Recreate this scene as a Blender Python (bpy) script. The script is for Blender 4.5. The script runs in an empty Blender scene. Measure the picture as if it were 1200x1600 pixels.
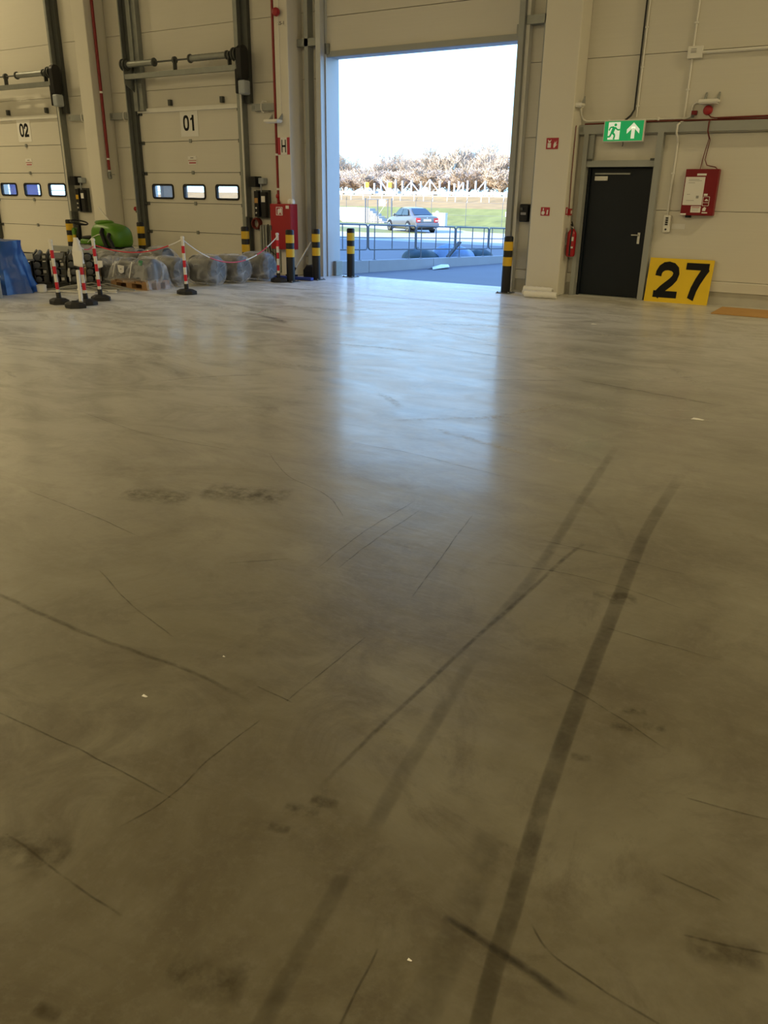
import bpy, bmesh, math, random
from mathutils import Vector, Matrix, noise

# ---------------------------------------------------------------- camera, sky, sun, lamps, exposure
C = bpy.context.scene.collection
sc = bpy.context.scene
V = Vector
PIT, ROL, YAW, FPX, EYE = 0.379942, 0.0146433, 0.549459, 1236.78, 1.6

cam_d = bpy.data.cameras.new('camera')
cam = bpy.data.objects.new('camera', cam_d)
C.objects.link(cam)
_fw = V((-math.sin(YAW) * math.cos(PIT), math.cos(YAW) * math.cos(PIT), -math.sin(PIT)))
_rt = V((math.cos(YAW), math.sin(YAW), 0))
_up = _rt.cross(_fw)
_r2 = _rt * math.cos(ROL) + _up * math.sin(ROL)
_u2 = _up * math.cos(ROL) - _rt * math.sin(ROL)
_m = Matrix((_r2, _u2, -_fw)).transposed().to_4x4()
_m.translation = V((0, 0, EYE))
cam.matrix_world = _m
cam_d.sensor_fit = 'VERTICAL'
cam_d.sensor_height = 24.0
cam_d.lens = FPX / 1600 * 24.0
cam_d.clip_end = 2000
sc.camera = cam

sc.view_settings.view_transform = 'Standard'
sc.view_settings.look = 'None'
sc.view_settings.gamma = 1.0
sc.view_settings.use_curve_mapping = False
sc.view_settings.exposure = 0.0

wd = bpy.data.worlds.new('sky')
sc.world = wd
wd.use_nodes = True
wn, wl = wd.node_tree.nodes, wd.node_tree.links
wn.clear()
w_out = wn.new('ShaderNodeOutputWorld')
w_bg = wn.new('ShaderNodeBackground')
w_tc = wn.new('ShaderNodeTexCoord')
w_sep = wn.new('ShaderNodeSeparateXYZ')
w_rmp = wn.new('ShaderNodeValToRGB')
w_rmp.color_ramp.elements[0].position = 0.0
w_rmp.color_ramp.elements[0].color = (0.40, 0.72, 1.0, 1)
w_rmp.color_ramp.elements[1].position = 0.75
w_rmp.color_ramp.elements[1].color = (0.13, 0.32, 0.90, 1)
w_e = w_rmp.color_ramp.elements.new(0.2)
w_e.color = (0.37, 0.66, 1.0, 1)
w_bg.inputs['Strength'].default_value = 3.5
wl.new(w_tc.outputs['Generated'], w_sep.inputs[0])
wl.new(w_sep.outputs['Z'], w_rmp.inputs['Fac'])
wl.new(w_rmp.outputs['Color'], w_bg.inputs['Color'])
wl.new(w_bg.outputs[0], w_out.inputs['Surface'])

sun_d = bpy.data.lights.new('sun', 'SUN')
sun_d.energy = 11.0
sun_d.color = (1.0, 0.91, 0.76)
sun_d.angle = math.radians(0.53)
sun = bpy.data.objects.new('sun', sun_d)
C.objects.link(sun)
sun.rotation_mode = 'QUATERNION'
sun.rotation_quaternion = V((0.40, 0.88, -0.43)).to_track_quat('-Z', 'Y')
sun.location = (-20, -40, 40)

LAMP_POWER = 300.0
LAMP_COLOR = (1.0, 0.80, 0.43)

# ---------------------------------------------------------------- helpers
rnd = random.Random(7)
ORG = {}


def node_mat(name, base, rough=0.5, metal=0.0, var=0.10, scale=6.0, bump=0.0, bscale=40.0, spec=0.5, stretch=None, coat=0.0):
    m = bpy.data.materials.new(name)
    m.use_nodes = True
    n, l = m.node_tree.nodes, m.node_tree.links
    p = n['Principled BSDF']
    p.inputs['Roughness'].default_value = rough
    p.inputs['Metallic'].default_value = metal
    p.inputs['Specular IOR Level'].default_value = spec
    p.inputs['Coat Weight'].default_value = coat
    tc = n.new('ShaderNodeTexCoord')
    src = tc.outputs['Object']
    if stretch:
        mp = n.new('ShaderNodeMapping')
        mp.inputs['Scale'].default_value = stretch
        l.new(src, mp.inputs[0])
        src = mp.outputs[0]
    nz = n.new('ShaderNodeTexNoise')
    nz.inputs['Scale'].default_value = scale
    nz.inputs['Detail'].default_value = 5
    l.new(src, nz.inputs['Vector'])
    mx = n.new('ShaderNodeMix')
    mx.data_type = 'RGBA'
    lo = [max(0, c * (1 - var)) for c in base[:3]] + [1]
    hi = [min(1, c * (1 + var)) for c in base[:3]] + [1]
    mx.inputs['A'].default_value = lo
    mx.inputs['B'].default_value = hi
    l.new(nz.outputs['Fac'], mx.inputs['Factor'])
    l.new(mx.outputs['Result'], p.inputs['Base Color'])
    if bump > 0:
        n2 = n.new('ShaderNodeTexNoise')
        n2.inputs['Scale'].default_value = bscale
        n2.inputs['Detail'].default_value = 4
        l.new(src, n2.inputs['Vector'])
        b = n.new('ShaderNodeBump')
        b.inputs['Strength'].default_value = bump
        b.inputs['Distance'].default_value = 0.01
        l.new(n2.outputs['Fac'], b.inputs['Height'])
        l.new(b.outputs[0], p.inputs['Normal'])
    return m


def film_mat(name, col, lo, hi):
    m = bpy.data.materials.new(name)
    m.use_nodes = True
    n, l = m.node_tree.nodes, m.node_tree.links
    p = n['Principled BSDF']
    p.inputs['Base Color'].default_value = (*col, 1)
    p.inputs['Roughness'].default_value = 0.16
    tc = n.new('ShaderNodeTexCoord')
    nz = n.new('ShaderNodeTexNoise')
    nz.inputs['Scale'].default_value = 4.0
    nz.inputs['Detail'].default_value = 2
    nz.inputs['Distortion'].default_value = 1.2
    l.new(tc.outputs['Object'], nz.inputs['Vector'])
    mr = n.new('ShaderNodeMapRange')
    mr.inputs['From Min'].default_value = 0.35
    mr.inputs['From Max'].default_value = 0.68
    mr.inputs['To Min'].default_value = lo
    mr.inputs['To Max'].default_value = hi
    l.new(nz.outputs['Fac'], mr.inputs['Value'])
    lw = n.new('ShaderNodeLayerWeight')
    lw.inputs['Blend'].default_value = 0.25
    ad = n.new('ShaderNodeMath')
    ad.operation = 'ADD'
    ad.use_clamp = True
    mu = n.new('ShaderNodeMath')
    mu.operation = 'MULTIPLY'
    mu.inputs[1].default_value = 0.30
    l.new(lw.outputs['Facing'], mu.inputs[0])
    l.new(mr.outputs[0], ad.inputs[0])
    l.new(mu.outputs[0], ad.inputs[1])
    b = n.new('ShaderNodeBump')
    b.inputs['Strength'].default_value = 0.5
    b.inputs['Distance'].default_value = 0.05
    l.new(nz.outputs['Fac'], b.inputs['Height'])
    l.new(b.outputs[0], p.inputs['Normal'])
    l.new(ad.outputs[0], p.inputs['Alpha'])
    return m


def glass_mat(name, col, alpha=0.3):
    m = bpy.data.materials.new(name)
    m.use_nodes = True
    p = m.node_tree.nodes['Principled BSDF']
    p.inputs['Base Color'].default_value = (*col, 1)
    p.inputs['Roughness'].default_value = 0.05
    p.inputs['Alpha'].default_value = alpha
    return m


def glow_mat(name, col, strength):
    m = node_mat(name, col, 0.4, var=0.03)
    p = m.node_tree.nodes['Principled BSDF']
    p.inputs['Emission Color'].default_value = (*col, 1)
    p.inputs['Emission Strength'].default_value = strength
    return m


class MB:
    def __init__(s):
        s.v, s.f = [], []

    def add(s, vs, fs):
        o = len(s.v)
        s.v += [tuple(p) for p in vs]
        s.f += [tuple(i + o for i in f) for f in fs]
        return s

    def box(s, x0, x1, y0, y1, z0, z1):
        vs = [(x0, y0, z0), (x1, y0, z0), (x1, y1, z0), (x0, y1, z0), (x0, y0, z1), (x1, y0, z1), (x1, y1, z1), (x0, y1, z1)]
        return s.add(vs, [(0, 3, 2, 1), (4, 5, 6, 7), (0, 1, 5, 4), (1, 2, 6, 5), (2, 3, 7, 6), (3, 0, 4, 7)])

    def bar(s, a, b, w, t, up=(0, 0, 1)):
        a, b = V(a), V(b)
        d = (b - a).normalized()
        side = d.cross(V(up))
        if side.length < 1e-4:
            side = d.cross(V((1, 0, 0)))
        side.normalize()
        u = side.cross(d).normalized()
        vs = []
        for p in (a, b):
            for i, j in ((-1, -1), (1, -1), (1, 1), (-1, 1)):
                vs.append(p + side * (w / 2 * i) + u * (t / 2 * j))
        return s.add(vs, [(0, 1, 2, 3), (7, 6, 5, 4), (0, 4, 5, 1), (1, 5, 6, 2), (2, 6, 7, 3), (3, 7, 4, 0)])

    def tube(s, pts, r, n=8, cap=True):
        pts = [V(p) for p in pts]
        rs = r if isinstance(r, (list, tuple)) else [r] * len(pts)
        prev = None
        vs, fs = [], []
        for i, p in enumerate(pts):
            d = (pts[min(i + 1, len(pts) - 1)] - pts[max(i - 1, 0)]).normalized()
            if prev is None:
                a = d.orthogonal().normalized()
            else:
                a = (prev - d * prev.dot(d))
                a = a.normalized() if a.length > 1e-6 else d.orthogonal().normalized()
            prev = a
            b = d.cross(a)
            for k in range(n):
                t = 2 * math.pi * k / n
                vs.append(p + (a * math.cos(t) + b * math.sin(t)) * rs[i])
        for i in range(len(pts) - 1):
            for k in range(n):
                k2 = (k + 1) % n
                fs.append((i * n + k, i * n + k2, (i + 1) * n + k2, (i + 1) * n + k))
        if cap:
            fs.append(tuple(range(n - 1, -1, -1)))
            fs.append(tuple((len(pts) - 1) * n + k for k in range(n)))
        return s.add(vs, fs)

    def lathe(s, prof, c=(0, 0, 0), axis=(0, 0, 1), n=16):
        ax = V(axis).normalized()
        a = ax.orthogonal().normalized()
        b = ax.cross(a)
        c = V(c)
        vs, fs = [], []
        for r, h in prof:
            for k in range(n):
                t = 2 * math.pi * k / n
                vs.append(c + ax * h + (a * math.cos(t) + b * math.sin(t)) * r)
        m = len(prof)
        for i in range(m - 1):
            for k in range(n):
                k2 = (k + 1) % n
                fs.append((i * n + k, i * n + k2, (i + 1) * n + k2, (i + 1) * n + k))
        fs.append(tuple(range(n - 1, -1, -1)))
        fs.append(tuple((m - 1) * n + k for k in range(n)))
        return s.add(vs, fs)

    def prism(s, poly, ax, a0, a1):
        # poly: 2D points in the other two axes (cyclic order), extruded along axis ax
        def P(u, v, w):
            return {0: (w, u, v), 1: (u, w, v), 2: (u, v, w)}[ax]
        n = len(poly)
        vs = [P(u, v, a0) for u, v in poly] + [P(u, v, a1) for u, v in poly]
        fs = [tuple(range(n)), tuple(range(2 * n - 1, n - 1, -1))]
        for i in range(n):
            j = (i + 1) % n
            fs.append((i, i + n, j + n, j))
        return s.add(vs, fs)

    def loft(s, rings, closed=True, cap=True):
        n = len(rings[0])
        vs = [p for r in rings for p in r]
        fs = []
        for i in range(len(rings) - 1):
            for k in range(n if closed else n - 1):
                k2 = (k + 1) % n
                fs.append((i * n + k, i * n + k2, (i + 1) * n + k2, (i + 1) * n + k))
        if cap:
            fs.append(tuple(range(n - 1, -1, -1)))
            fs.append(tuple((len(rings) - 1) * n + k for k in range(n)))
        return s.add(vs, fs)

    def grid(s, nx, ny, fn):
        vs = [fn(i / nx, j / ny) for j in range(ny + 1) for i in range(nx + 1)]
        fs = [(j * (nx + 1) + i, j * (nx + 1) + i + 1, (j + 1) * (nx + 1) + i + 1, (j + 1) * (nx + 1) + i) for j in range(ny) for i in range(nx)]
        return s.add(vs, fs)

    def torus(s, c, R, r, axis=(0, 0, 1), n=20, m=8):
        ax = V(axis).normalized()
        a = ax.orthogonal().normalized()
        b = ax.cross(a)
        c = V(c)
        vs, fs = [], []
        for i in range(n):
            t = 2 * math.pi * i / n
            d = a * math.cos(t) + b * math.sin(t)
            for j in range(m):
                u = 2 * math.pi * j / m
                vs.append(c + d * (R + r * math.cos(u)) + ax * (r * math.sin(u)))
        for i in range(n):
            for j in range(m):
                fs.append((i * m + j, ((i + 1) % n) * m + j, ((i + 1) % n) * m + (j + 1) % m, i * m + (j + 1) % m))
        return s.add(vs, fs)

    def build(s, name, mat, parent=None, local=False, smooth=False, bevel=0.0, label=None, cat=None, group=None, kind=None, solid=0.0):
        if parent is not None:
            org = V((0, 0, 0)) if local else ORG[parent.name]
        else:
            xs, ys, zs = zip(*s.v)
            org = V(((min(xs) + max(xs)) / 2, (min(ys) + max(ys)) / 2, min(zs)))
        me = bpy.data.meshes.new(name)
        me.from_pydata([tuple(V(p) - org) for p in s.v], [], s.f)
        bm = bmesh.new()
        bm.from_mesh(me)
        bmesh.ops.recalc_face_normals(bm, faces=bm.faces)
        bm.to_mesh(me)
        bm.free()
        if smooth:
            for p in me.polygons:
                p.use_smooth = True
            me.set_sharp_from_angle(angle=math.radians(42))
        me.materials.append(mat)
        o = bpy.data.objects.new(name, me)
        C.objects.link(o)
        if parent is not None:
            o.parent = parent
        else:
            o.location = org
        ORG[o.name] = org
        if bevel:
            md = o.modifiers.new('bevel', 'BEVEL')
            md.width = bevel
            md.segments = 2
            md.limit_method = 'ANGLE'
        if solid:
            md = o.modifiers.new('solid', 'SOLIDIFY')
            md.thickness = solid
        tag(o, label, cat, group, kind)
        return o


def tag(o, label=None, cat=None, group=None, kind=None):
    if label:
        o['label'] = label
    if cat:
        o['category'] = cat
    if group:
        o['group'] = group
    if kind:
        o['kind'] = kind
    return o


def thing(name, label, cat, loc, rotz=0.0, group=None, kind=None):
    o = bpy.data.objects.new(name, None)
    C.objects.link(o)
    o.location = loc
    o.rotation_euler = (0, 0, rotz)
    o.empty_display_size = 0.1
    ORG[o.name] = V(loc)
    return tag(o, label, cat, group, kind)


def copy_tree(o, parent=None):
    c = o.copy()
    C.objects.link(c)
    c.parent = parent
    ORG[c.name] = ORG.get(o.name, V((0, 0, 0)))
    for ch in list(o.children):
        copy_tree(ch, c)
    return c


def box(x0, x1, y0, y1, z0, z1):
    return MB().box(x0, x1, y0, y1, z0, z1)


def rrect(x0, x1, z0, z1, r, n=4):
    pts = []
    for cx, cz, a0 in ((x1 - r, z1 - r, 0), (x0 + r, z1 - r, 90), (x0 + r, z0 + r, 180), (x1 - r, z0 + r, 270)):
        for k in range(n + 1):
            t = math.radians(a0 + 90 * k / n)
            pts.append((cx + r * math.cos(t), cz + r * math.sin(t)))
    return pts


def frame_ring(x0, x1, z0, z1, r, t, y0, y1):
    # rounded rectangular ring (window frame) lying in the XZ plane
    o, i = rrect(x0, x1, z0, z1, r), rrect(x0 + t, x1 - t, z0 + t, z1 - t, max(r - t, 0.01))
    n = len(o)
    m = MB()
    vs = [(x, y0, z) for x, z in o] + [(x, y0, z) for x, z in i] + [(x, y1, z) for x, z in o] + [(x, y1, z) for x, z in i]
    fs = []
    for k in range(n):
        j = (k + 1) % n
        fs += [(k, j, n + j, n + k), (2 * n + k, 3 * n + k, 3 * n + j, 2 * n + j), (k, 2 * n + k, 2 * n + j, j), (n + k, n + j, 3 * n + j, 3 * n + k)]
    return m.add(vs, fs)


def text_on(name, s, x0, x1, z0, z1, y, mat, parent, bold=0.0, depth=0.002, label=None, spacing=1.0):
    cu = bpy.data.curves.new(name, 'FONT')
    cu.body = s
    cu.size = 1.0
    cu.offset = bold
    cu.extrude = 0.01
    cu.space_character = spacing
    cu.resolution_u = 6
    t = bpy.data.objects.new(name, cu)
    C.objects.link(t)
    bpy.context.view_layer.update()
    dg = bpy.context.evaluated_depsgraph_get()
    me0 = bpy.data.meshes.new_from_object(t.evaluated_get(dg))
    vs = [v.co.copy() for v in me0.vertices]
    fs = [tuple(p.vertices) for p in me0.polygons]
    bpy.data.objects.remove(t)
    bpy.data.curves.remove(cu)
    bpy.data.meshes.remove(me0)
    ax, bx_ = min(v.x for v in vs), max(v.x for v in vs)
    ay, by_ = min(v.y for v in vs), max(v.y for v in vs)
    m = MB()
    m.add([(x0 + (v.x - ax) / (bx_ - ax) * (x1 - x0), y - depth * (0.5 + v.z * 50), z0 + (v.y - ay) / (by_ - ay) * (z1 - z0)) for v in vs], fs)
    o = m.build(name, mat, parent)
    if label:
        o['label'] = label
    return o


def stroke(path, w):
    out = []
    n = len(path)
    L, R = [], []
    for i, p in enumerate(path):
        d = (V(path[min(i + 1, n - 1)]) - V(path[max(i - 1, 0)])).normalized()
        q = V((-d.y, d.x)) * w / 2
        L.append((p[0] + q.x, p[1] + q.y))
        R.append((p[0] - q.x, p[1] - q.y))
    for i in range(n - 1):
        out.append([L[i], L[i + 1], R[i + 1], R[i]])
    return out


def digit(ch):
    if ch == '0':
        ring = [(0.5 + 0.36 * (abs(math.cos(a)) ** 0.8) * (1 if math.cos(a) >= 0 else -1), 0.5 + 0.405 * (abs(math.sin(a)) ** 0.8) * (1 if math.sin(a) >= 0 else -1)) for a in [i * 2 * math.pi / 28 for i in range(29)]]
        out = []
        for i in range(28):
            p, q = ring[i], ring[i + 1]
            f = lambda t, k_, ky: (0.5 + (t[0] - 0.5) * k_, 0.5 + (t[1] - 0.5) * ky)
            out.append([f(p, 1.36, 1.235), f(q, 1.36, 1.235), f(q, 0.64, 0.80), f(p, 0.64, 0.80)])
        return out
    if ch == '1':
        return [[(0.46, 0.0), (0.76, 0.0), (0.76, 1.0), (0.46, 1.0)], [(0.46, 0.70), (0.46, 0.86), (0.20, 0.78), (0.20, 0.66)], [(0.46, 0.86), (0.53, 1.0), (0.46, 1.0)]]
    if ch == '2':
        path = [(0.13, 0.60), (0.14, 0.70), (0.20, 0.80), (0.32, 0.87), (0.48, 0.89), (0.66, 0.86), (0.78, 0.78), (0.81, 0.68), (0.77, 0.56), (0.66, 0.45), (0.50, 0.34), (0.34, 0.23), (0.20, 0.10), (0.15, 0.03)]
        return stroke(path, 0.24) + [[(0.03, 0.0), (0.95, 0.0), (0.95, 0.19), (0.03, 0.19)]]
    if ch == '7':
        path = [(0.93, 0.90), (0.78, 0.72), (0.62, 0.50), (0.50, 0.28), (0.42, 0.0)]
        return [[(0.03, 0.81), (1.0, 0.81), (1.0, 1.0), (0.03, 1.0)]] + stroke(path, 0.28)
    return []


def digits_on(name, boxes, y, mat, parent, th=0.003, lean=0.0):
    # boxes: (char, x0, x1, z0, z1)
    m = MB()
    e = 0.0
    for ch, x0, x1, z0, z1 in boxes:
        for poly in digit(ch):
            e += 0.00001
            P = [(x0 + u * (x1 - x0), z0 + v * (z1 - z0)) for u, v in poly]
            n = len(P)
            m.add([(x, y + lean * z - th - e, z) for x, z in P] + [(x, y + lean * z, z) for x, z in P], [tuple(range(n)), tuple(range(2 * n - 1, n - 1, -1))] + [(i, i + n, (i + 1) % n + n, (i + 1) % n) for i in range(n)])
    return m.build(name, mat, parent)


# ---------------------------------------------------------------- materials
M = {}
M['panel'] = node_mat('wall_panel', (0.66, 0.635, 0.565), 0.42, var=0.035, scale=2.5, bump=0.10, bscale=30, stretch=(0.4, 1, 26))
M['door_panel'] = node_mat('door_panel', (0.66, 0.635, 0.565), 0.42, var=0.04, scale=2.0, bump=0.12, bscale=30, stretch=(0.4, 1, 30))
M['plinth'] = node_mat('plinth_concrete', (0.50, 0.48, 0.42), 0.8, var=0.12, bump=0.2)
M['column'] = node_mat('painted_concrete', (0.72, 0.69, 0.61), 0.65, var=0.05, scale=1.5, bump=0.08, bscale=25)
M['steel'] = node_mat('galvanised_steel', (0.27, 0.285, 0.27), 0.42, 0.55, var=0.18, scale=9)
M['steel_dark'] = node_mat('dark_steel', (0.085, 0.09, 0.085), 0.5, 0.4, var=0.2)
M['steel_paint'] = node_mat('grey_painted_steel', (0.33, 0.345, 0.33), 0.5, 0.1, var=0.06)
M['white'] = node_mat('white_plastic', (0.78, 0.77, 0.72), 0.4, var=0.04)
M['paper'] = node_mat('paper', (0.80, 0.79, 0.76), 0.8, var=0.03)
M['black'] = node_mat('black_plastic', (0.010, 0.010, 0.011), 0.45, var=0.2, spec=0.3)
M['rubber'] = node_mat('rubber', (0.018, 0.018, 0.02), 0.7, var=0.25, bump=0.2, bscale=80)
M['yellow'] = node_mat('yellow_band', (0.68, 0.42, 0.015), 0.45, var=0.06)
M['sign_yellow'] = node_mat('sign_yellow', (0.82, 0.56, 0.0), 0.5, var=0.04, scale=3)
M['red'] = node_mat('red_enamel', (0.36, 0.009, 0.016), 0.35, var=0.08)
M['red_dark'] = node_mat('red_case', (0.20, 0.004, 0.010), 0.4, var=0.08, spec=0.3)
M['red_pipe'] = node_mat('red_pipe', (0.24, 0.007, 0.010), 0.4, var=0.1)
M['sign_red'] = node_mat('sign_red', (0.40, 0.02, 0.04), 0.5, var=0.04)
M['post_red'] = node_mat('post_red', (0.62, 0.012, 0.03), 0.4, var=0.06)
M['cable_red'] = node_mat('cable_red', (0.16, 0.022, 0.015), 0.5, var=0.1)
M['door_dark'] = node_mat('dark_door', (0.006, 0.010, 0.016), 0.42, var=0.1, scale=3, spec=0.25)
M['chrome'] = node_mat('brushed_metal', (0.6, 0.6, 0.58), 0.28, 0.9, var=0.05)
M['print'] = node_mat('printed_ink', (0.006, 0.006, 0.008), 0.6, var=0.1, spec=0.2)
M['print_grey'] = node_mat('grey_ink', (0.32, 0.31, 0.30), 0.7, var=0.1)
M['green'] = node_mat('machine_green', (0.085, 0.235, 0.008), 0.4, var=0.06)
M['blue_tarp'] = node_mat('blue_tarp', (0.012, 0.085, 0.36), 0.35, var=0.2, scale=8, bump=0.4, bscale=12)
M['blue'] = node_mat('blue_brush', (0.02, 0.05, 0.32), 0.6, var=0.2)
M['grey_box'] = node_mat('grey_box', (0.36, 0.40, 0.44), 0.45, var=0.06)
M['wood'] = node_mat('pallet_wood', (0.33, 0.19, 0.085), 0.75, var=0.3, scale=12, bump=0.25, stretch=(1, 8, 8))
M['cardboard'] = node_mat('cardboard', (0.52, 0.29, 0.09), 0.75, var=0.08, scale=3)
M['foam'] = node_mat('white_foam', (0.82, 0.81, 0.77), 0.6, var=0.05, bump=0.15)
M['jamb'] = node_mat('jamb_lining', (0.50, 0.52, 0.53), 0.45, 0.1, var=0.04)
M['film'] = film_mat('plastic_film', (0.84, 0.85, 0.86), 0.06, 0.34)
M['drum'] = node_mat('drum_grey', (0.05, 0.052, 0.055), 0.45, 0.2, var=0.3)
M['beam_dark'] = node_mat('beam_dark', (0.062, 0.062, 0.052), 0.5, 0.3, var=0.3)
M['cap_grey'] = node_mat('cap_grey', (0.075, 0.08, 0.082), 0.45, var=0.2)
M['strip'] = node_mat('strip_metal', (0.30, 0.30, 0.28), 0.4, 0.5, var=0.3)
M['pane'] = glass_mat('window_pane', (0.75, 0.85, 0.95), 0.12)
M['exit_green'] = glow_mat('exit_green', (0.0, 0.30, 0.085), 0.55)
M['exit_white'] = glow_mat('exit_white', (0.75, 0.80, 0.62), 0.50)
M['lamp_glow'] = glow_mat('lamp_diffuser', (1.0, 0.9, 0.7), 6.0)
M['bark'] = node_mat('tree_bark', (0.60, 0.49, 0.37), 0.85, var=0.25)
M['bark_red'] = node_mat('tree_bark_reddish', (0.56, 0.45, 0.34), 0.85, var=0.25)
M['grass'] = node_mat('embankment_grass', (0.20, 0.21, 0.055), 0.9, var=0.45, scale=0.9, bump=0.5, bscale=6)
M['dry_grass'] = node_mat('dry_grass', (0.36, 0.225, 0.075), 0.9, var=0.4, scale=0.7, bump=0.5, bscale=5)
M['asphalt'] = node_mat('yard_paving', (0.155, 0.155, 0.155), 0.75, var=0.12, scale=0.6, bump=0.15, bscale=40)
M['concrete_out'] = node_mat('pale_concrete', (0.44, 0.42, 0.38), 0.8, var=0.1, scale=0.8, bump=0.15)
M['kerb'] = node_mat('kerb_concrete', (0.33, 0.33, 0.32), 0.8, var=0.1, scale=2)
M['rail'] = node_mat('railing_galvanised', (0.155, 0.165, 0.175), 0.45, 0.3, var=0.1)
M['white_steel'] = node_mat('white_steel', (0.62, 0.61, 0.58), 0.5, var=0.05)
M['car'] = node_mat('silver_paint', (0.165, 0.165, 0.16), 0.30, 0.35, var=0.03, coat=0.6)
M['car_glass'] = node_mat('car_glass', (0.03, 0.05, 0.06), 0.08, var=0.05)
M['tail_red'] = node_mat('tail_lamp', (0.55, 0.03, 0.03), 0.25, var=0.05)
M['container_blue'] = node_mat('container_blue', (0.02, 0.04, 0.16), 0.5, var=0.1)


def floor_material():
    m = bpy.data.materials.new('polished_concrete')
    m.use_nodes = True
    n, l = m.node_tree.nodes, m.node_tree.links
    p = n['Principled BSDF']
    tc = n.new('ShaderNodeTexCoord')

    def nz(scale, detail=6, rough=0.6, dist=0.0, stretch=None, rot=0.0):
        t = n.new('ShaderNodeTexNoise')
        t.inputs['Scale'].default_value = scale
        t.inputs['Detail'].default_value = detail
        t.inputs['Roughness'].default_value = rough
        t.inputs['Distortion'].default_value = dist
        src = tc.outputs['Object']
        if stretch:
            mp = n.new('ShaderNodeMapping')
            mp.inputs['Scale'].default_value = stretch
            mp.inputs['Rotation'].default_value = (0, 0, rot)
            l.new(src, mp.inputs[0])
            src = mp.outputs[0]
        l.new(src, t.inputs['Vector'])
        return t.outputs['Fac']

    def rng(f, a, b, c, d):
        t = n.new('ShaderNodeMapRange')
        t.inputs['From Min'].default_value = a
        t.inputs['From Max'].default_value = b
        t.inputs['To Min'].default_value = c
        t.inputs['To Max'].default_value = d
        l.new(f, t.inputs['Value'])
        return t.outputs[0]

    def mix(fac, a, b, mode='MIX'):
        t = n.new('ShaderNodeMix')
        t.data_type = 'RGBA'
        t.blend_type = mode
        l.new(fac, t.inputs['Factor'])
        for k, v in (('A', a), ('B', b)):
            if isinstance(v, tuple):
                t.inputs[k].default_value = (*v, 1)
            else:
                l.new(v, t.inputs[k])
        return t.outputs['Result']

    cloud = rng(nz(0.9, 9, 0.68, 0.6), 0.38, 0.63, 0, 1)
    fine = rng(nz(5.5, 8, 0.68), 0.3, 0.72, 0, 1)
    col = mix(cloud, (0.092, 0.076, 0.040), (0.200, 0.186, 0.136))
    col = mix(rng(fine, 0, 1, 0.0, 0.40), col, (0.140, 0.127, 0.083))
    stain = rng(nz(2.3, 8, 0.74, 1.2), 0.50, 0.68, 0, 0.75)
    col = mix(stain, col, (0.070, 0.054, 0.028))
    speck = rng(nz(24, 6, 0.75), 0.50, 0.70, 0, 0.45)
    col = mix(speck, col, (0.18, 0.168, 0.13))
    # pale dust, with the gate's veiling glare painted in, rising towards door wall and left
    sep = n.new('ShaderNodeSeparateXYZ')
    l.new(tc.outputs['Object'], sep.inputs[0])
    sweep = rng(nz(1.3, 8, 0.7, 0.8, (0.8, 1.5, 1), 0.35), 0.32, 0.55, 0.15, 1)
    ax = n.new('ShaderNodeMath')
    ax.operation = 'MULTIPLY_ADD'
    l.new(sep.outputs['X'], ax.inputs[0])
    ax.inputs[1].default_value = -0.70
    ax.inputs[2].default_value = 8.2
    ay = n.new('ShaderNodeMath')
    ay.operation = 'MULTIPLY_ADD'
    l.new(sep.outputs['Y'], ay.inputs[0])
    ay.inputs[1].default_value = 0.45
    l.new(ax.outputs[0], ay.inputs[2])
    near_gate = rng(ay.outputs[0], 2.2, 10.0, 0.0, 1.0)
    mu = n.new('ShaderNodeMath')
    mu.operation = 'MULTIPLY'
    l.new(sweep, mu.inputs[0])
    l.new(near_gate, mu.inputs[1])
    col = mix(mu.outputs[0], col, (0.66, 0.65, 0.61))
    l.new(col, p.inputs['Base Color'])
    r1 = rng(nz(2.2, 7, 0.7, 0.6, (0.7, 1.6, 1), 0.2), 0.3, 0.7, 0.30, 0.46)
    ad = n.new('ShaderNodeMath')
    ad.operation = 'ADD'
    l.new(r1, ad.inputs[0])
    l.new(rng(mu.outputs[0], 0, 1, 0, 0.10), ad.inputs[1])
    l.new(ad.outputs[0], p.inputs['Roughness'])
    p.inputs['Specular IOR Level'].default_value = 0.85
    p.inputs['Sheen Weight'].default_value = 0.26
    p.inputs['Coat IOR'].default_value = 1.6
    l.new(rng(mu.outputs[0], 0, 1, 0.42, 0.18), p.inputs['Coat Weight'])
    p.inputs['Coat IOR'].default_value = 1.6
    l.new(rng(nz(3.1, 7, 0.7, 0.6, (0.7, 1.6, 1), 0.2), 0.3, 0.7, 0.08, 0.24), p.inputs['Coat Roughness'])
    p.inputs['Sheen Roughness'].default_value = 0.45
    p.inputs['Sheen Tint'].default_value = (0.95, 0.93, 0.86, 1)
    b = n.new('ShaderNodeBump')
    b.inputs['Strength'].default_value = 0.10
    b.inputs['Distance'].default_value = 0.02
    l.new(nz(7.0, 5, 0.6, 0.3, (0.6, 1.5, 1), 0.3), b.inputs['Height'])
    l.new(b.outputs[0], p.inputs['Normal'])
    return m


M['floor'] = floor_material()


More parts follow.
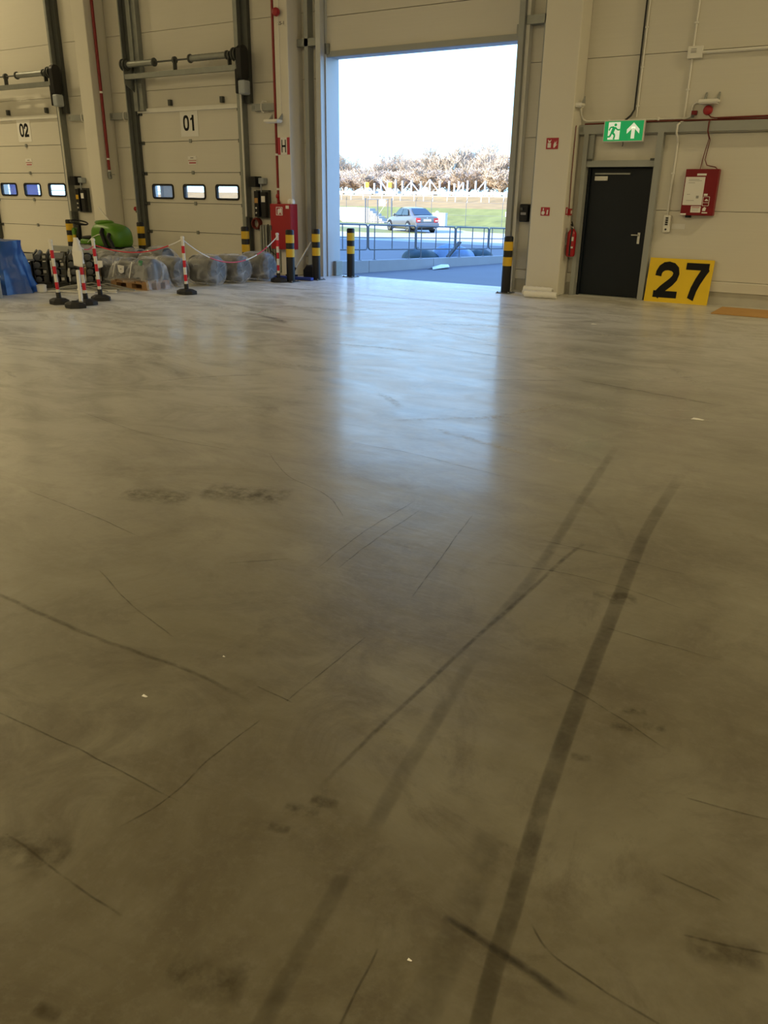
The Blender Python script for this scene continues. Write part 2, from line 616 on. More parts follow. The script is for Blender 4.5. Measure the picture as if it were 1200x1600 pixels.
def mark_material(name, col, strength, nscale=14.0, lo=0.36, hi=0.62, rough=0.5, edge=2.2):
    m = bpy.data.materials.new(name)
    m.use_nodes = True
    n, l = m.node_tree.nodes, m.node_tree.links
    p = n['Principled BSDF']
    p.inputs['Base Color'].default_value = (*col, 1)
    p.inputs['Roughness'].default_value = rough
    uv = n.new('ShaderNodeUVMap')
    uv.uv_map = 'UVMap'
    sp = n.new('ShaderNodeSeparateXYZ')
    l.new(uv.outputs[0], sp.inputs[0])

    def mth(op, a, b=None):
        t = n.new('ShaderNodeMath')
        t.operation = op
        t.use_clamp = op in ('SUBTRACT', 'MULTIPLY')
        for i, v in enumerate((a, b)):
            if v is None:
                continue
            if isinstance(v, (int, float)):
                t.inputs[i].default_value = v
            else:
                l.new(v, t.inputs[i])
        return t.outputs[0]

    ac = mth('ABSOLUTE', mth('ADD', mth('ADD', sp.outputs['Y'], sp.outputs['Y']), -1.0))
    prof = mth('SUBTRACT', 1.0, mth('POWER', ac, edge))
    # fade at both ends
    al = mth('ABSOLUTE', mth('ADD', mth('ADD', sp.outputs['X'], sp.outputs['X']), -1.0))
    endf = mth('SUBTRACT', 1.0, mth('POWER', al, 5.0))
    tc = n.new('ShaderNodeTexCoord')
    t = n.new('ShaderNodeTexNoise')
    t.inputs['Scale'].default_value = nscale
    t.inputs['Detail'].default_value = 6
    t.inputs['Roughness'].default_value = 0.7
    l.new(tc.outputs['Object'], t.inputs['Vector'])
    mr = n.new('ShaderNodeMapRange')
    mr.inputs['From Min'].default_value = lo
    mr.inputs['From Max'].default_value = hi
    l.new(t.outputs['Fac'], mr.inputs['Value'])
    a = mth('MULTIPLY', mth('MULTIPLY', mth('MULTIPLY', prof, endf), mr.outputs[0]), strength)
    l.new(a, p.inputs['Alpha'])
    return m


# ---------------------------------------------------------------- the hall
WY = 14.30                # inner face of the door wall
HX0, HX1, HY0, HZ = -46.0, 14.0, -28.0, 10.4

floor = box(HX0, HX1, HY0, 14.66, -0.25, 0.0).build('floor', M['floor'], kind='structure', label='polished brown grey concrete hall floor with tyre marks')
floor.data.update()

OPEN = [(-21.34, -18.26, 0.0, 3.29), (-15.52, -12.44, 0.0, 3.29), (-10.19, -6.13, 0.0, 4.10), (-4.78, -3.66, 0.0, 2.14)]


def spans(z0, z1, x0, x1, cuts=()):
    # x intervals of a row, leaving the openings out
    out = [(x0, x1)]
    for a, b, c, d in OPEN:
        if c < z1 - 1e-6 and d > z0 + 1e-6:
            nx = []
            for u, v in out:
                if b <= u or a >= v:
                    nx.append((u, v))
                    continue
                if a > u:
                    nx.append((u, a))
                if b < v:
                    nx.append((b, v))
            out = nx
    for c in cuts:
        nx = []
        for u, v in out:
            nx += [(u, c), (c, v)] if u + 0.05 < c < v - 0.05 else [(u, v)]
        out = nx
    return out


wb = MB()
for z0, z1 in ((-0.6, -0.02), (0.0, 2.14), (2.14, 3.29), (3.29, 4.10), (4.10, HZ + 0.6)):
    for u, v in (spans(z0, z1, HX0, HX1) if z0 >= 0 else [(HX0, HX1)]):
        wb.box(u, v, 14.36, 14.66, z0, z1)
wall_front = wb.build('wall_front', M['panel'], kind='structure', label='door wall of off white sandwich panels with three gates')
ROWS = [0.375, 1.44, 2.58, 3.73, 4.87, 6.02, 7.17, 8.32, 9.47, HZ]
CUTS = (-39.6, -33.8, -28.0, -22.4, -16.4, -10.85, -4.98, 0.85, 6.7)
for z0, z1 in zip(ROWS[:-1], ROWS[1:]):
    zs = sorted({z0, z1} | {o[3] for o in OPEN if z0 < o[3] < z1})
    for a, b in zip(zs[:-1], zs[1:]):
        for u, v in spans(a, b, HX0, HX1, CUTS):
            if v - u < 0.03:
                continue
            jb = 0.004 if a == z0 else 0.0
            jt = 0.004 if b == z1 else 0.0
            box(u + 0.004, v - 0.004, WY, 14.36, a + jb, b - jt).build('panel', M['panel'], wall_front)
for u, v in spans(0.0, 0.3, HX0, HX1, CUTS):
    box(u, v, WY + 0.01, 14.36, 0.0, 0.205).build('plinth', M['plinth'], wall_front)
    MB().prism([(WY - 0.025, 0.21), (14.36, 0.21), (14.36, 0.372), (WY - 0.012, 0.372), (WY - 0.025, 0.36)], 0, u + 0.003, v - 0.003).build('base_flashing', M['panel'], wall_front)

M['hall_wall'] = node_mat('hall_wall', (0.62, 0.60, 0.53), 0.6, var=0.04)
box(HX0 - 0.3, HX0, HY0, 14.66, -0.6, HZ).build('wall_left', M['hall_wall'], kind='structure', label='far left hall wall of pale panels')
box(HX1, HX1 + 0.3, HY0, 14.66, -0.6, HZ).build('wall_right', M['hall_wall'], kind='structure', label='right hand hall wall of pale panels')
box(HX0 - 0.3, HX1 + 0.3, HY0 - 0.3, HY0, -0.6, HZ).build('wall_back', M['hall_wall'], kind='structure', label='hall wall behind the viewer of pale panels')
box(HX0 - 0.3, HX1 + 0.3, HY0 - 0.3, 14.66, HZ, HZ + 0.6).build('ceiling', M['hall_wall'], kind='structure', label='pale trapezoid sheet hall roof')

# hall lamps: two rows of long lamps under the roof
k = 0
LAMPS = [(5.0, 10.6), (10.0, 10.6), (-23.5, 11.0), (-29.0, 11.0)] + [(x, y) for y in (-5.0, -13.0, -21.0) for x in (-30.0, -20.0, -10.0, 0.5, 8.5)]
for lx, ly in LAMPS:
    if True:
        t = thing('hall_lamp', 'long white hall lamp under the roof', 'lamp', (lx, ly, 8.9), group='hall lamps under the roof')
        box(lx - 0.9, lx + 0.9, ly - 0.14, ly + 0.14, 8.96, 9.06).build('housing', M['white'], t)
        box(lx - 0.86, lx + 0.86, ly - 0.11, ly + 0.11, 8.93, 8.957).build('diffuser', M['lamp_glow'], t)
        MB().tube([(lx - 0.7, ly, 9.06), (lx - 0.7, ly, HZ)], 0.006, 6).build('suspension', M['steel'], t)
        MB().tube([(lx + 0.7, ly, 9.06), (lx + 0.7, ly, HZ)], 0.006, 6).build('suspension', M['steel'], t)
        ld = bpy.data.lights.new('lamp_light', 'AREA')
        ld.shape = 'RECTANGLE'
        ld.size, ld.size_y = 1.7, 0.22
        ld.energy = LAMP_POWER
        ld.color = LAMP_COLOR
        lo = bpy.data.objects.new('lamp_light', ld)
        C.objects.link(lo)
        lo.parent = t
        lo.location = (0, 0, 0.02)

# gate opening helps the sky find its way in
pd = bpy.data.lights.new('gate_portal', 'AREA')
pd.shape = 'RECTANGLE'
pd.size, pd.size_y = 4.06, 4.1
pd.cycles.is_portal = True
po = bpy.data.objects.new('gate_portal', pd)
C.objects.link(po)
po.location = (-8.16, 14.64, 2.05)
po.rotation_euler = (math.radians(-90), 0, 0)

# ---------------------------------------------------------------- columns
def column(x0, x1, y0, label):
    t = thing('column', label, 'column', ((x0 + x1) / 2, (y0 + WY) / 2, 0), kind='structure')
    box(x0, x1, y0, WY - 0.004, 0, HZ).build('shaft', M['column'], t, bevel=0.018)
    return t


column(-16.80, -16.37, 13.75, 'cream concrete column between numbered doors 01 and 02')
column(-11.13, -10.80, 13.84, 'cream concrete column carrying the H sign and hose cabinet')
column(-5.58, -4.97, 13.85, 'wide cream concrete column between the open gate and dark door')

# ---------------------------------------------------------------- horizontal steel rails on the wall
def rail_piece(x0, x1, z0, z1, label, y0=14.17):
    t = thing('wall_rail', label, 'steel rail', ((x0 + x1) / 2, y0, z0), group='horizontal steel rails on the wall')
    m = MB()
    m.prism([(WY, z0), (y0, z0), (y0, z1), (WY, z1), (WY, z1 - 0.008), (y0 + 0.008, z1 - 0.008), (y0 + 0.008, z0 + 0.008), (WY, z0 + 0.008)], 0, x0, x1)
    m.build('channel', M['steel_paint'], t)
    for x in (x0 + 0.05, x1 - 0.05):
        box(x - 0.03, x + 0.03, y0 - 0.006, y0, z0 + 0.03, z1 - 0.03).build('fixing_plate', M['steel'], t)


rail_piece(-4.965, 12.0, 2.60, 2.74, 'long grey steel rail above the dark door and red case')
rail_piece(-16.365, -15.74, 3.17, 3.31, 'short grey steel rail left of door 01')
rail_piece(-12.05, -11.13, 3.20, 3.33, 'short grey steel rail between door 01 and the H column')
rail_piece(-17.86, -16.80, 3.19, 3.31, 'short grey steel rail right of door 02')
for (x, z, lb) in ((-15.84, 3.26, 'white cable loop on the rail left of door 01'), (-11.73, 3.30, 'white cable loop on the rail right of door 01'), (-17.3, 3.28, 'white cable loop on the rail beside the column right of door 02')):
    pts = [(x + 0.10, 14.15, z + 0.06), (x + 0.02, 14.13, z + 0.07), (x - 0.03, 14.13, z + 0.03), (x - 0.035, 14.13, z - 0.06), (x - 0.01, 14.13, z - 0.12), (x + 0.04, 14.14, z - 0.14)]
    MB().tube(pts, 0.011, 6).build('cable_loop', M['white'], smooth=True, label=lb, cat='cable')

# ---------------------------------------------------------------- numbered dock doors
def dock_door(dx, num, win_z=(1.46, 1.79)):
    x0, x1 = -15.52 + dx, -12.44 + dx
    t = thing('sectional_door', ('closed sectional dock door numbered 01 near the H column' if dx == 0 else 'closed sectional dock door numbered 02 at the left edge'), 'door', ((x0 + x1) / 2, 14.32, 0), group='closed dock doors')
    zs = [0.02, 0.75, 1.38, 2.03, 2.68, 3.29]
    wins = [(-15.30 + dx, -14.60 + dx), (-14.30 + dx, -13.60 + dx), (-13.30 + dx, -12.60 + dx)]
    for i in range(5):
        za, zb = zs[i] + 0.006, zs[i + 1] - 0.006
        if i == 2:
            m = MB()
            m.box(x0, x1, 14.295, 14.335, za, win_z[0] + 0.02)
            m.box(x0, x1, 14.295, 14.335, win_z[1] - 0.02, zb)
            xs = [x0] + [q for w in wins for q in (w[0] + 0.02, w[1] - 0.02)] + [x1]
            for a, b in zip(xs[0::2], xs[1::2]):
                m.box(a, b, 14.295, 14.335, win_z[0] + 0.02, win_z[1] - 0.02)
            s = m.build('door_section', M['door_panel'], t)
            for a, b in wins:
                frame_ring(a, b, win_z[0], win_z[1], 0.07, 0.042, 14.278, 14.345).build('window_frame', M['black'], s, smooth=False)
                MB().prism(rrect(a + 0.02, b - 0.02, win_z[0] + 0.02, win_z[1] - 0.02, 0.05), 1, 14.312, 14.318).build('window_pane', M['pane'], s)
        else:
            s = box(x0, x1, 14.295, 14.335, za, zb).build('door_section', M['door_panel'], t)
        if i < 4:
            box(x0, x1, 14.31, 14.325, zb, zb + 0.012).build('section_joint', M['steel_dark'], t)
            hx = -13.96 + dx + 0.012 * (3 - i)
            box(hx - 0.035, hx + 0.035, 14.272, 14.297, zb - 0.03, zb + 0.045).build('hinge', M['steel'], t, bevel=0.004)
        for hx, sx in ((x0 + 0.05, -1), (x1 - 0.05, 1)):
            m = MB()
            m.box(hx - 0.05, hx + 0.05, 14.262, 14.297, zb - 0.05, zb + 0.02)
            m.lathe([(0.022, 0), (0.022, 0.1)], (hx, 14.25, zb - 0.02), (sx, 0, 0), 8)
            m.build('roller_hinge', M['steel_dark'], t)
    box(x0 - 0.05, x1 + 0.05, 14.27, 14.40, 0.0, 0.03).build('bottom_seal', M['rubber'], t)
    box(x0 - 0.02, x1 + 0.02, 14.25, 14.297, 3.285, 3.37).build('top_seal', M['white'], t)
    for bx in (-14.47 + dx, -12.93 + dx):
        box(bx - 0.035, bx + 0.035, 14.22, 14.297, 3.40, 3.52).build('stop_buffer', M['steel_dark'], t)
    # number plate
    lx = -14.23 + dx
    pl = box(lx, lx + 0.53, 14.288, 14.296, 2.77, 3.30).build('number_plate', M['paper'], t)
    digits_on('number', [(num[0], lx + 0.085, lx + 0.265, 2.885, 3.20), (num[1], lx + 0.27, lx + 0.455, 2.885, 3.20)], 14.288, M['print'], pl)
    w1 = box(-14.08 + dx, -13.82 + dx, 14.288, 14.296, 2.30, 2.37).build('notice', M['paper'], t)
    box(-14.0 + dx, -13.91 + dx, 14.285, 14.2885, 2.325, 2.345).build('print', M['print_grey'], w1)
    w2 = box(-14.08 + dx, -13.82 + dx, 14.288, 14.296, 2.20, 2.285).build('notice', M['paper'], t)
    box(-14.05 + dx, -13.84 + dx, 14.285, 14.2885, 2.22, 2.245).build('print', M['sign_red'], w2)
    box(-14.07 + dx, -13.83 + dx, 14.285, 14.2885, 2.272, 2.284).build('print', M['sign_red'], w2)
    for z in (1.26, 1.18):
        box(-12.53 + dx, -12.48 + dx, 14.27, 14.297, z, z + 0.05).build('latch', M['steel_dark'], t)
    # guide frame, a thing of its own
    g = thing('door_guide', ('grey steel guide posts framing the dock door beside the H column' if dx == 0 else 'grey steel guide posts framing the dock door at the far left'), 'door frame', ((x0 + x1) / 2, 14.2, 0), group='dock door guide frames')
    a, b = -15.70 + dx, -12.44 + dx
    box(a, a + 0.03, 14.10, 14.296, 0, 9.0).build('guide_flange', M['steel'], g)
    box(a + 0.03, a + 0.17, 14.20, 14.296, 0, 9.0).build('guide_web', M['steel_dark'], g)
    box(a + 0.18, a + 0.47, 14.17, 14.294, 3.32, 9.0).build('guide_post', M['steel'], g)
    box(a + 0.30, a + 0.34, 14.13, 14.17, 3.32, 9.0).build('guide_lip', M['steel'], g)
    box(b, b + 0.13, 14.17, 14.296, 0, 9.0).build('guide_web', M['steel'], g)
    box(b + 0.13, b + 0.17, 14.09, 14.296, 0, 9.0).build('guide_flange', M['steel'], g)
    box(b + 0.175, b + 0.34, 14.20, 14.294, 3.36, 9.0).build('guide_post', M['steel_dark'], g)
    box(b + 0.10, b + 0.22, 14.14, 14.25, 0.0, 1.12).build('lower_post', M['steel_dark'], g)
    MB().tube([(b + 0.19, 14.08, 1.14), (b + 0.19, 14.08, 3.54)], 0.02, 8).build('cable_duct', M['white'], g, smooth=True)
    # spring shaft assembly
    sy = 13.95
    q = thing('spring_shaft', ('grey torsion spring shaft above the dock door beside the H column' if dx == 0 else 'grey torsion spring shaft above the dock door at the far left'), 'door mechanism', ((x0 + x1) / 2, sy, 3.9), group='door spring shafts')
    xa, xb = -15.45 + dx, -12.17 + dx
    m = MB()
    m.prism([(sy - 0.05, 3.93), (sy + 0.05, 3.93), (sy + 0.05, 4.03), (sy + 0.042, 4.03), (sy + 0.042, 3.938), (sy - 0.042, 3.938), (sy - 0.042, 4.03), (sy - 0.05, 4.03)], 0, xa, xb)
    m.build('beam', M['steel'], q)
    sz = 4.22
    MB().tube([(xa - 0.1, sy, sz), (xb + 0.05, sy, sz)], 0.018, 10).build('shaft', M['steel_dark'], q, smooth=True)
    for a1, b1 in ((xa + 0.10, xa + 0.88), (xb - 1.28, xb - 0.30)):
        n = 22
        prof = []
        for i in range(n):
            u = i / (n - 1)
            prof.append((0.062 + (0.004 if i % 2 else 0), u * (b1 - a1)))
        sp = MB().lathe(prof, (a1, sy, sz), (1, 0, 0), 14).build('spring', M['steel'], q, smooth=True)
        for e in (a1 - 0.05, b1):
            MB().lathe([(0.055, 0), (0.085, 0.01), (0.085, 0.04), (0.055, 0.05)], (e, sy, sz), (1, 0, 0), 14).build('spring_cone', M['steel_dark'], sp)
    for bxp in (xa + 1.52, xb - 0.22):
        m = MB().box(bxp - 0.012, bxp + 0.012, sy - 0.05, sy + 0.05, 4.03, 4.25)
        m.lathe([(0.07, 0), (0.07, 0.05)], (bxp - 0.025, sy, sz), (1, 0, 0), 14)
        m.build('bearing_bracket', M['steel_dark'], q)
    for e, rr in ((xa - 0.06, 0.125), (xb - 0.10, 0.125)):
        MB().lathe([(rr, 0), (rr, 0.02), (rr - 0.03, 0.03), (rr - 0.03, 0.07), (rr, 0.08), (rr, 0.1)], (e, sy, sz), (1, 0, 0), 18).build('cable_drum', M['steel_dark'], q)
    m = MB().prism([(sy - 0.06, 4.25), (sy - 0.06, 3.85), (WY, 3.62), (WY, 4.25)], 0, xa - 0.02, xa + 0.0)
    m.build('end_bracket', M['steel'], q)
    m = MB().prism([(sy - 0.06, 4.1), (sy - 0.06, 3.85), (WY, 3.70), (WY, 4.1)], 0, xb - 0.03, xb - 0.01)
    m.build('end_bracket', M['steel'], q)
    cc = rrect(sy - 0.13, sy + 0.11, 3.72, 4.37, 0.115, 6)
    MB().prism(cc, 0, xb + 0.06, xb + 0.19).build('chain_cover', M['black'], q, bevel=0.015)
    box(xb + 0.07, xb + 0.24, sy - 0.12, sy + 0.08, 3.48, 3.74).build('drive_motor', M['grey_box'], q, bevel=0.03)
    box(xb - 0.02, xb + 0.05, sy - 0.1, sy + 0.05, 3.50, 3.95).build('gear_box', M['black'], q, bevel=0.02)
    return t


dock_door(0.0, '01')
dock_door(-5.82, '02')
# emergency stop buttons beside the doors
for x, z, lb in ((-15.79, 1.23, 'small red stop button left of door 01'), ):
    t = thing('stop_button', lb, 'button', (x, WY, z))
    box(x - 0.06, x + 0.06, 14.2, WY, z - 0.09, z + 0.05).build('case', M['steel_dark'], t, bevel=0.01)
    MB().lathe([(0.03, 0), (0.05, 0.02), (0.05, 0.05), (0.03, 0.065)], (x - 0.01, 14.2, z), (0, -1, 0), 12).build('push_head', M['red'], t)

# control stations right of each dock door
def control_station(dx, num):
    x = -12.0 + dx
    t = thing('door_control', ('black door control boxes between the H column and its neighbouring dock door' if dx == 0 else 'black door control boxes above the green machine steering wheel'), 'control box', (x, 14.2, 1.1), group='dock door control boxes')
    box(x - 0.15, x + 0.04, 14.08, 14.296, 1.74, 1.95).build('relay_box', M['black'], t, bevel=0.012)
    box(x + 0.05, x + 0.20, 14.16, 14.296, 1.80, 1.92).build('junction_box', M['grey_box'], t, bevel=0.012)
    box(x - 0.06, x + 0.28, 14.21, 14.296, 1.11, 1.68).build('back_board', M['steel_dark'], t)
    b1 = box(x - 0.05, x + 0.07, 14.12, 14.21, 1.14, 1.66).build('control_box', M['black'], t, bevel=0.01)
    box(x - 0.035, x + 0.055, 14.115, 14.121, 1.42, 1.52).build('sticker', M['yellow'] if dx else M['cardboard'], b1)
    b2 = box(x + 0.14, x + 0.27, 14.12, 14.21, 1.13, 1.64).build('control_box', M['black'], t, bevel=0.01)
    box(x + 0.155, x + 0.255, 14.115, 14.121, 1.44, 1.56).build('sticker', M['paper'], b2)
    for zz in (1.22, 1.32):
        MB().lathe([(0.018, 0), (0.018, 0.02)], (x + 0.01, 14.12, zz), (0, -1, 0), 8).build('push_button', M['white'], b1)
    MB().tube([(x + 0.1, 14.2, 1.14), (x + 0.1, 14.19, 1.9)], 0.016, 6).build('cable', M['grey_box'], t, smooth=True)


control_station(0.0, '01')
control_station(-5.82, '02')
# coiled hose and ribbed ducts right of door 01
t = thing('hose_coil', 'faded red hose coil under the control boxes of door 01', 'hose', (-12.08, 14.2, 0.9))
for i in range(4):
    MB().torus((-12.08, 14.17 + 0.028 * i, 1.0), 0.10 + 0.01 * (i % 2), 0.016, (0, 1, 0), 18, 6).build('hose_turn', M['cable_red'], t, smooth=True)
t = thing('ribbed_duct', 'pale ribbed cable duct on the wall beside the hose cabinet', 'cable duct', (-11.7, 14.2, 0))
box(-12.02, -11.35, 14.24, 14.296, 0.02, 0.98).build('back_plate', M['steel_paint'], t)
for i in range(9):
    x = -11.98 + i * 0.073
    box(x, x + 0.04, 14.19, 14.24, 0.02, 0.97).build('rib', M['steel_paint'], t)
MB().tube([(-11.72, 14.16, 1.0), (-11.72, 14.15, 0.6), (-11.66, 14.14, 0.45), (-11.52, 14.13, 0.38)], 0.012, 6).build('cable', M['black'], smooth=True, label='thin black cable hanging left of the red hose cabinet', cat='cable')

# ---------------------------------------------------------------- the open gate
t = thing('raised_gate', 'raised white sectional gate above the open gateway', 'gate', (-8.16, 14.3, 4.05))
for z0, z1 in ((4.17, 4.74), (4.752, 5.38), (5.392, 6.02), (6.032, 6.66)):
    box(-10.17, -6.12, 14.255, 14.30, z0, z1).build('gate_section', M['door_panel'], t)
box(-10.19, -6.10, 14.235, 14.31, 4.07, 4.17).build('bottom_seal', M['steel_paint'], t)
box(-10.30, -10.10, 14.20, 14.255, 4.12, 4.30).build('corner_bracket', M['steel'], t)
box(-6.22, -6.04, 14.20, 14.255, 4.12, 4.30).build('corner_bracket', M['steel'], t)
t = thing('gateway_guides', 'blue grey steel guide frame of the open gateway', 'gate frame', (-8.16, 14.2, 0))
for z1, x0, x1, y0, nm, mt in ((8.5, -10.30, -10.19, 14.06, 'guide_flange', 'jamb'), (8.5, -10.18, -10.165, 14.20, 'guide_lip', 'jamb'), (8.5, -10.62, -10.53, 14.12, 'side_post', 'steel_paint'),
                               (8.5, -6.13, -6.03, 14.06, 'guide_flange', 'steel_paint'), (8.5, -6.03, -5.97, 14.15, 'guide_lip', 'white'), (8.5, -5.70, -5.62, 14.12, 'side_post', 'steel_paint')):  # white lip: the highlight line along the right guide is put into its colour
    box(x0, x1, y0, 14.296, 0, z1).build(nm, M[mt], t)
for x0, x1 in ((-10.79, -10.30), (-6.02, -5.59)):
    box(x0, x1, 14.12, 14.29, 4.27, 4.40).build('cross_rail', M['steel'], t)
MB().prism([(14.0, 5.6), (14.29, 5.6), (14.29, 4.75)], 0, -10.42, -10.30).build('corner_gusset', M['steel'], t)
# jamb linings of the wall opening
box(-10.19, -10.178, 14.30, 14.66, 0, 4.10).build('trim_1', M['jamb'], kind='structure', label='metal lining of the left gateway jamb')
box(-6.142, -6.13, 14.30, 14.66, 0, 4.10).build('trim_2', M['jamb'], kind='structure', label='metal lining of the right gateway jamb')
box(-10.19, -6.13, 14.30, 14.66, 4.085, 4.10).build('trim_3', M['jamb'], kind='structure', label='metal lining of the gateway head')
box(-10.178, -10.10, 14.40, 14.64, 0.0, 0.30).build('jamb_guard', M['steel'], label='low steel guard at the foot of the left gateway jamb', cat='guard', bevel=0.01)
t = thing('gate_switch', 'black gate switch box on the wall left of the wide column', 'switch box', (-5.80, 14.2, 1.2))
box(-5.90, -5.74, 14.10, 14.296, 1.20, 1.50).build('case', M['black'], t, bevel=0.02)
MB().lathe([(0.025, 0), (0.025, 0.03)], (-5.85, 14.1, 1.42), (0, -1, 0), 10).build('key_switch', M['steel_dark'], t)
box(-5.87, -5.77, 14.095, 14.10, 1.32, 1.36).build('print', M['print_grey'], t)
t = thing('gate_switch', 'small dark latch box low on the right gate guide', 'switch box', (-6.0, 14.1, 0.5))
box(-6.06, -5.95, 13.99, 14.06, 0.52, 0.80).build('case', M['steel_dark'], t, bevel=0.01)
MB().lathe([(0.02, 0), (0.02, 0.03)], (-6.0, 13.99, 0.62), (0, -1, 0), 10).build('key_switch', M['steel'], t)

# ---------------------------------------------------------------- personnel door
t = thing('door_1', 'dark blue black steel door under the exit sign', 'door', (-4.22, 14.3, 0), kind='structure')
leaf = box(-4.74, -3.70, 14.36, 14.42, 0.015, 2.09).build('door_leaf', M['door_dark'], t, bevel=0.006)
m = MB()
m.box(-4.78, -4.735, 14.30, 14.44, 0, 2.14)
m.box(-3.705, -3.66, 14.30, 14.44, 0, 2.14)
m.box(-4.735, -3.705, 14.30, 14.44, 2.095, 2.14)
m.build('door_frame', M['door_dark'], t)
box(-4.66, -4.06, 14.315, 14.36, 1.985, 2.01).build('closer_rail', M['steel'], leaf)
box(-4.66, -4.44, 14.32, 14.36, 1.89, 1.96).build('closer_body', M['white'], leaf, bevel=0.006)
hp = box(-3.825, -3.785, 14.352, 14.36, 0.90, 1.08).build('handle_plate', M['chrome'], leaf)
MB().tube([(-3.805, 14.355, 1.04), (-3.805, 14.31, 1.04), (-3.82, 14.305, 1.04), (-3.92, 14.305, 1.04)], 0.011, 8).build('lever', M['chrome'], leaf, smooth=True)
box(-4.78, -3.66, 14.44, 14.47, 0.0, 2.14).build('back_panel', M['door_dark'], t)
box(-4.74, -3.70, 14.30, 14.44, -0.005, 0.012).build('threshold', M['steel'], t)
t = thing('door_surround', 'grey steel posts and header around the dark door', 'door frame', (-4.2, 14.2, 0))
box(-4.86, -4.785, 14.16, 14.296, 0, 2.60).build('post', M['steel_paint'], t)
box(-4.785, -4.70, 14.22, 14.296, 2.14, 2.60).build('post_flange', M['steel_paint'], t)
box(-3.655, -3.56, 14.16, 14.296, 0, 2.60).build('post', M['steel_paint'], t)
box(-4.785, -3.655, 14.20, 14.296, 2.10, 2.20).build('header', M['steel_paint'], t)
for x in (-4.74, -3.69):
    box(x - 0.04, x + 0.04, 14.18, 14.20, 2.19, 2.225).build('bolt_plate', M['steel_dark'], t)

# exit sign
EY = 14.03
t = thing('exit_sign', 'lit green emergency exit sign with running figure and arrow', 'sign', (-4.17, EY, 2.46))
box(-4.50, -3.845, EY, EY + 0.06, 2.465, 2.785).build('housing', M['white'], t, bevel=0.006)
face = box(-4.485, -3.86, EY - 0.006, EY, 2.48, 2.77).build('face', M['exit_green'], t)


def flat(name, polys, y, mat, parent, th=0.003):
    m = MB()
    for p in polys:
        m.prism(p, 1, y - th, y)
    return m.build(name, mat, parent)


# door field, figure and arrow
fx, fz = -4.47, 2.48
flat('door_symbol', [[(fx + 0.05, fz + 0.02), (fx + 0.24, fz + 0.02), (fx + 0.24, fz + 0.275), (fx + 0.05, fz + 0.275)]], EY - 0.006, M['exit_white'], face)


def seg(a, b, w):
    d = (V((b[0] - a[0], b[1] - a[1]))).normalized()
    n_ = V((-d.y, d.x)) * w / 2
    return [(fx + a[0] + n_.x, fz + a[1] + n_.y), (fx + b[0] + n_.x, fz + b[1] + n_.y), (fx + b[0] - n_.x, fz + b[1] - n_.y), (fx + a[0] - n_.x, fz + a[1] - n_.y)]


head = [(fx + 0.165 + 0.022 * math.cos(i * math.pi / 6), fz + 0.235 + 0.022 * math.sin(i * math.pi / 6)) for i in range(12)]
flat('running_figure', [head, seg((0.15, 0.205), (0.115, 0.115), 0.05), seg((0.16, 0.20), (0.205, 0.16), 0.022), seg((0.205, 0.16), (0.24, 0.165), 0.022), seg((0.14, 0.205), (0.085, 0.20), 0.022), seg((0.085, 0.20), (0.065, 0.155), 0.022),
                        seg((0.12, 0.125), (0.165, 0.085), 0.03), seg((0.165, 0.085), (0.15, 0.022), 0.027), seg((0.11, 0.12), (0.085, 0.065), 0.03), seg((0.09, 0.065), (0.025, 0.06), 0.025)], EY - 0.0095, M['exit_green'], face)
flat('arrow', [seg((0.455, 0.03), (0.455, 0.20), 0.055), [(fx + 0.455, fz + 0.262), (fx + 0.355, fz + 0.165), (fx + 0.355, fz + 0.10), (fx + 0.455, fz + 0.195)], [(fx + 0.455, fz + 0.262), (fx + 0.455, fz + 0.195), (fx + 0.555, fz + 0.10), (fx + 0.555, fz + 0.165)]], EY - 0.006, M['exit_white'], face)
MB().tube([(-4.17, EY + 0.06, 2.7), (-4.17, WY, 2.7)], 0.015, 8).build('wall_bracket', M['steel'], t)
MB().tube([(-4.17, EY + 0.03, 2.466), (-4.17, EY + 0.04, 2.42), (-4.18, EY + 0.05, 2.40)], 0.006, 6).build('tail_cable', M['black'], t)
# black cable and white conduit coming down to the sign
MB().tube([(-4.10, 14.26, HZ), (-4.10, 14.26, 2.95), (-4.13, 14.2, 2.86), (-4.17, 14.08, 2.79)], 0.016, 6).build('power_cable', M['black'], smooth=True, label='black power cable running down to the exit sign', cat='cable')


def conduit(name, pts, r, label, mat='white', clips=(), group=None):
    t = thing(name, label, 'conduit', pts[0], group=group)
    MB().tube(pts, r, 8).build('pipe', M[mat], t, smooth=True)
    for c in clips:
        x, y, z, h = c
        if h:
            box(x - r * 1.6, x + r * 1.6, y - r * 1.6, WY, z - 0.012, z + 0.012).build('clip', M[mat], t)
        else:
            box(x - 0.012, x + 0.012, y - r * 1.6, WY, z - r * 1.6, z + r * 1.6).build('clip', M[mat], t)
    return t


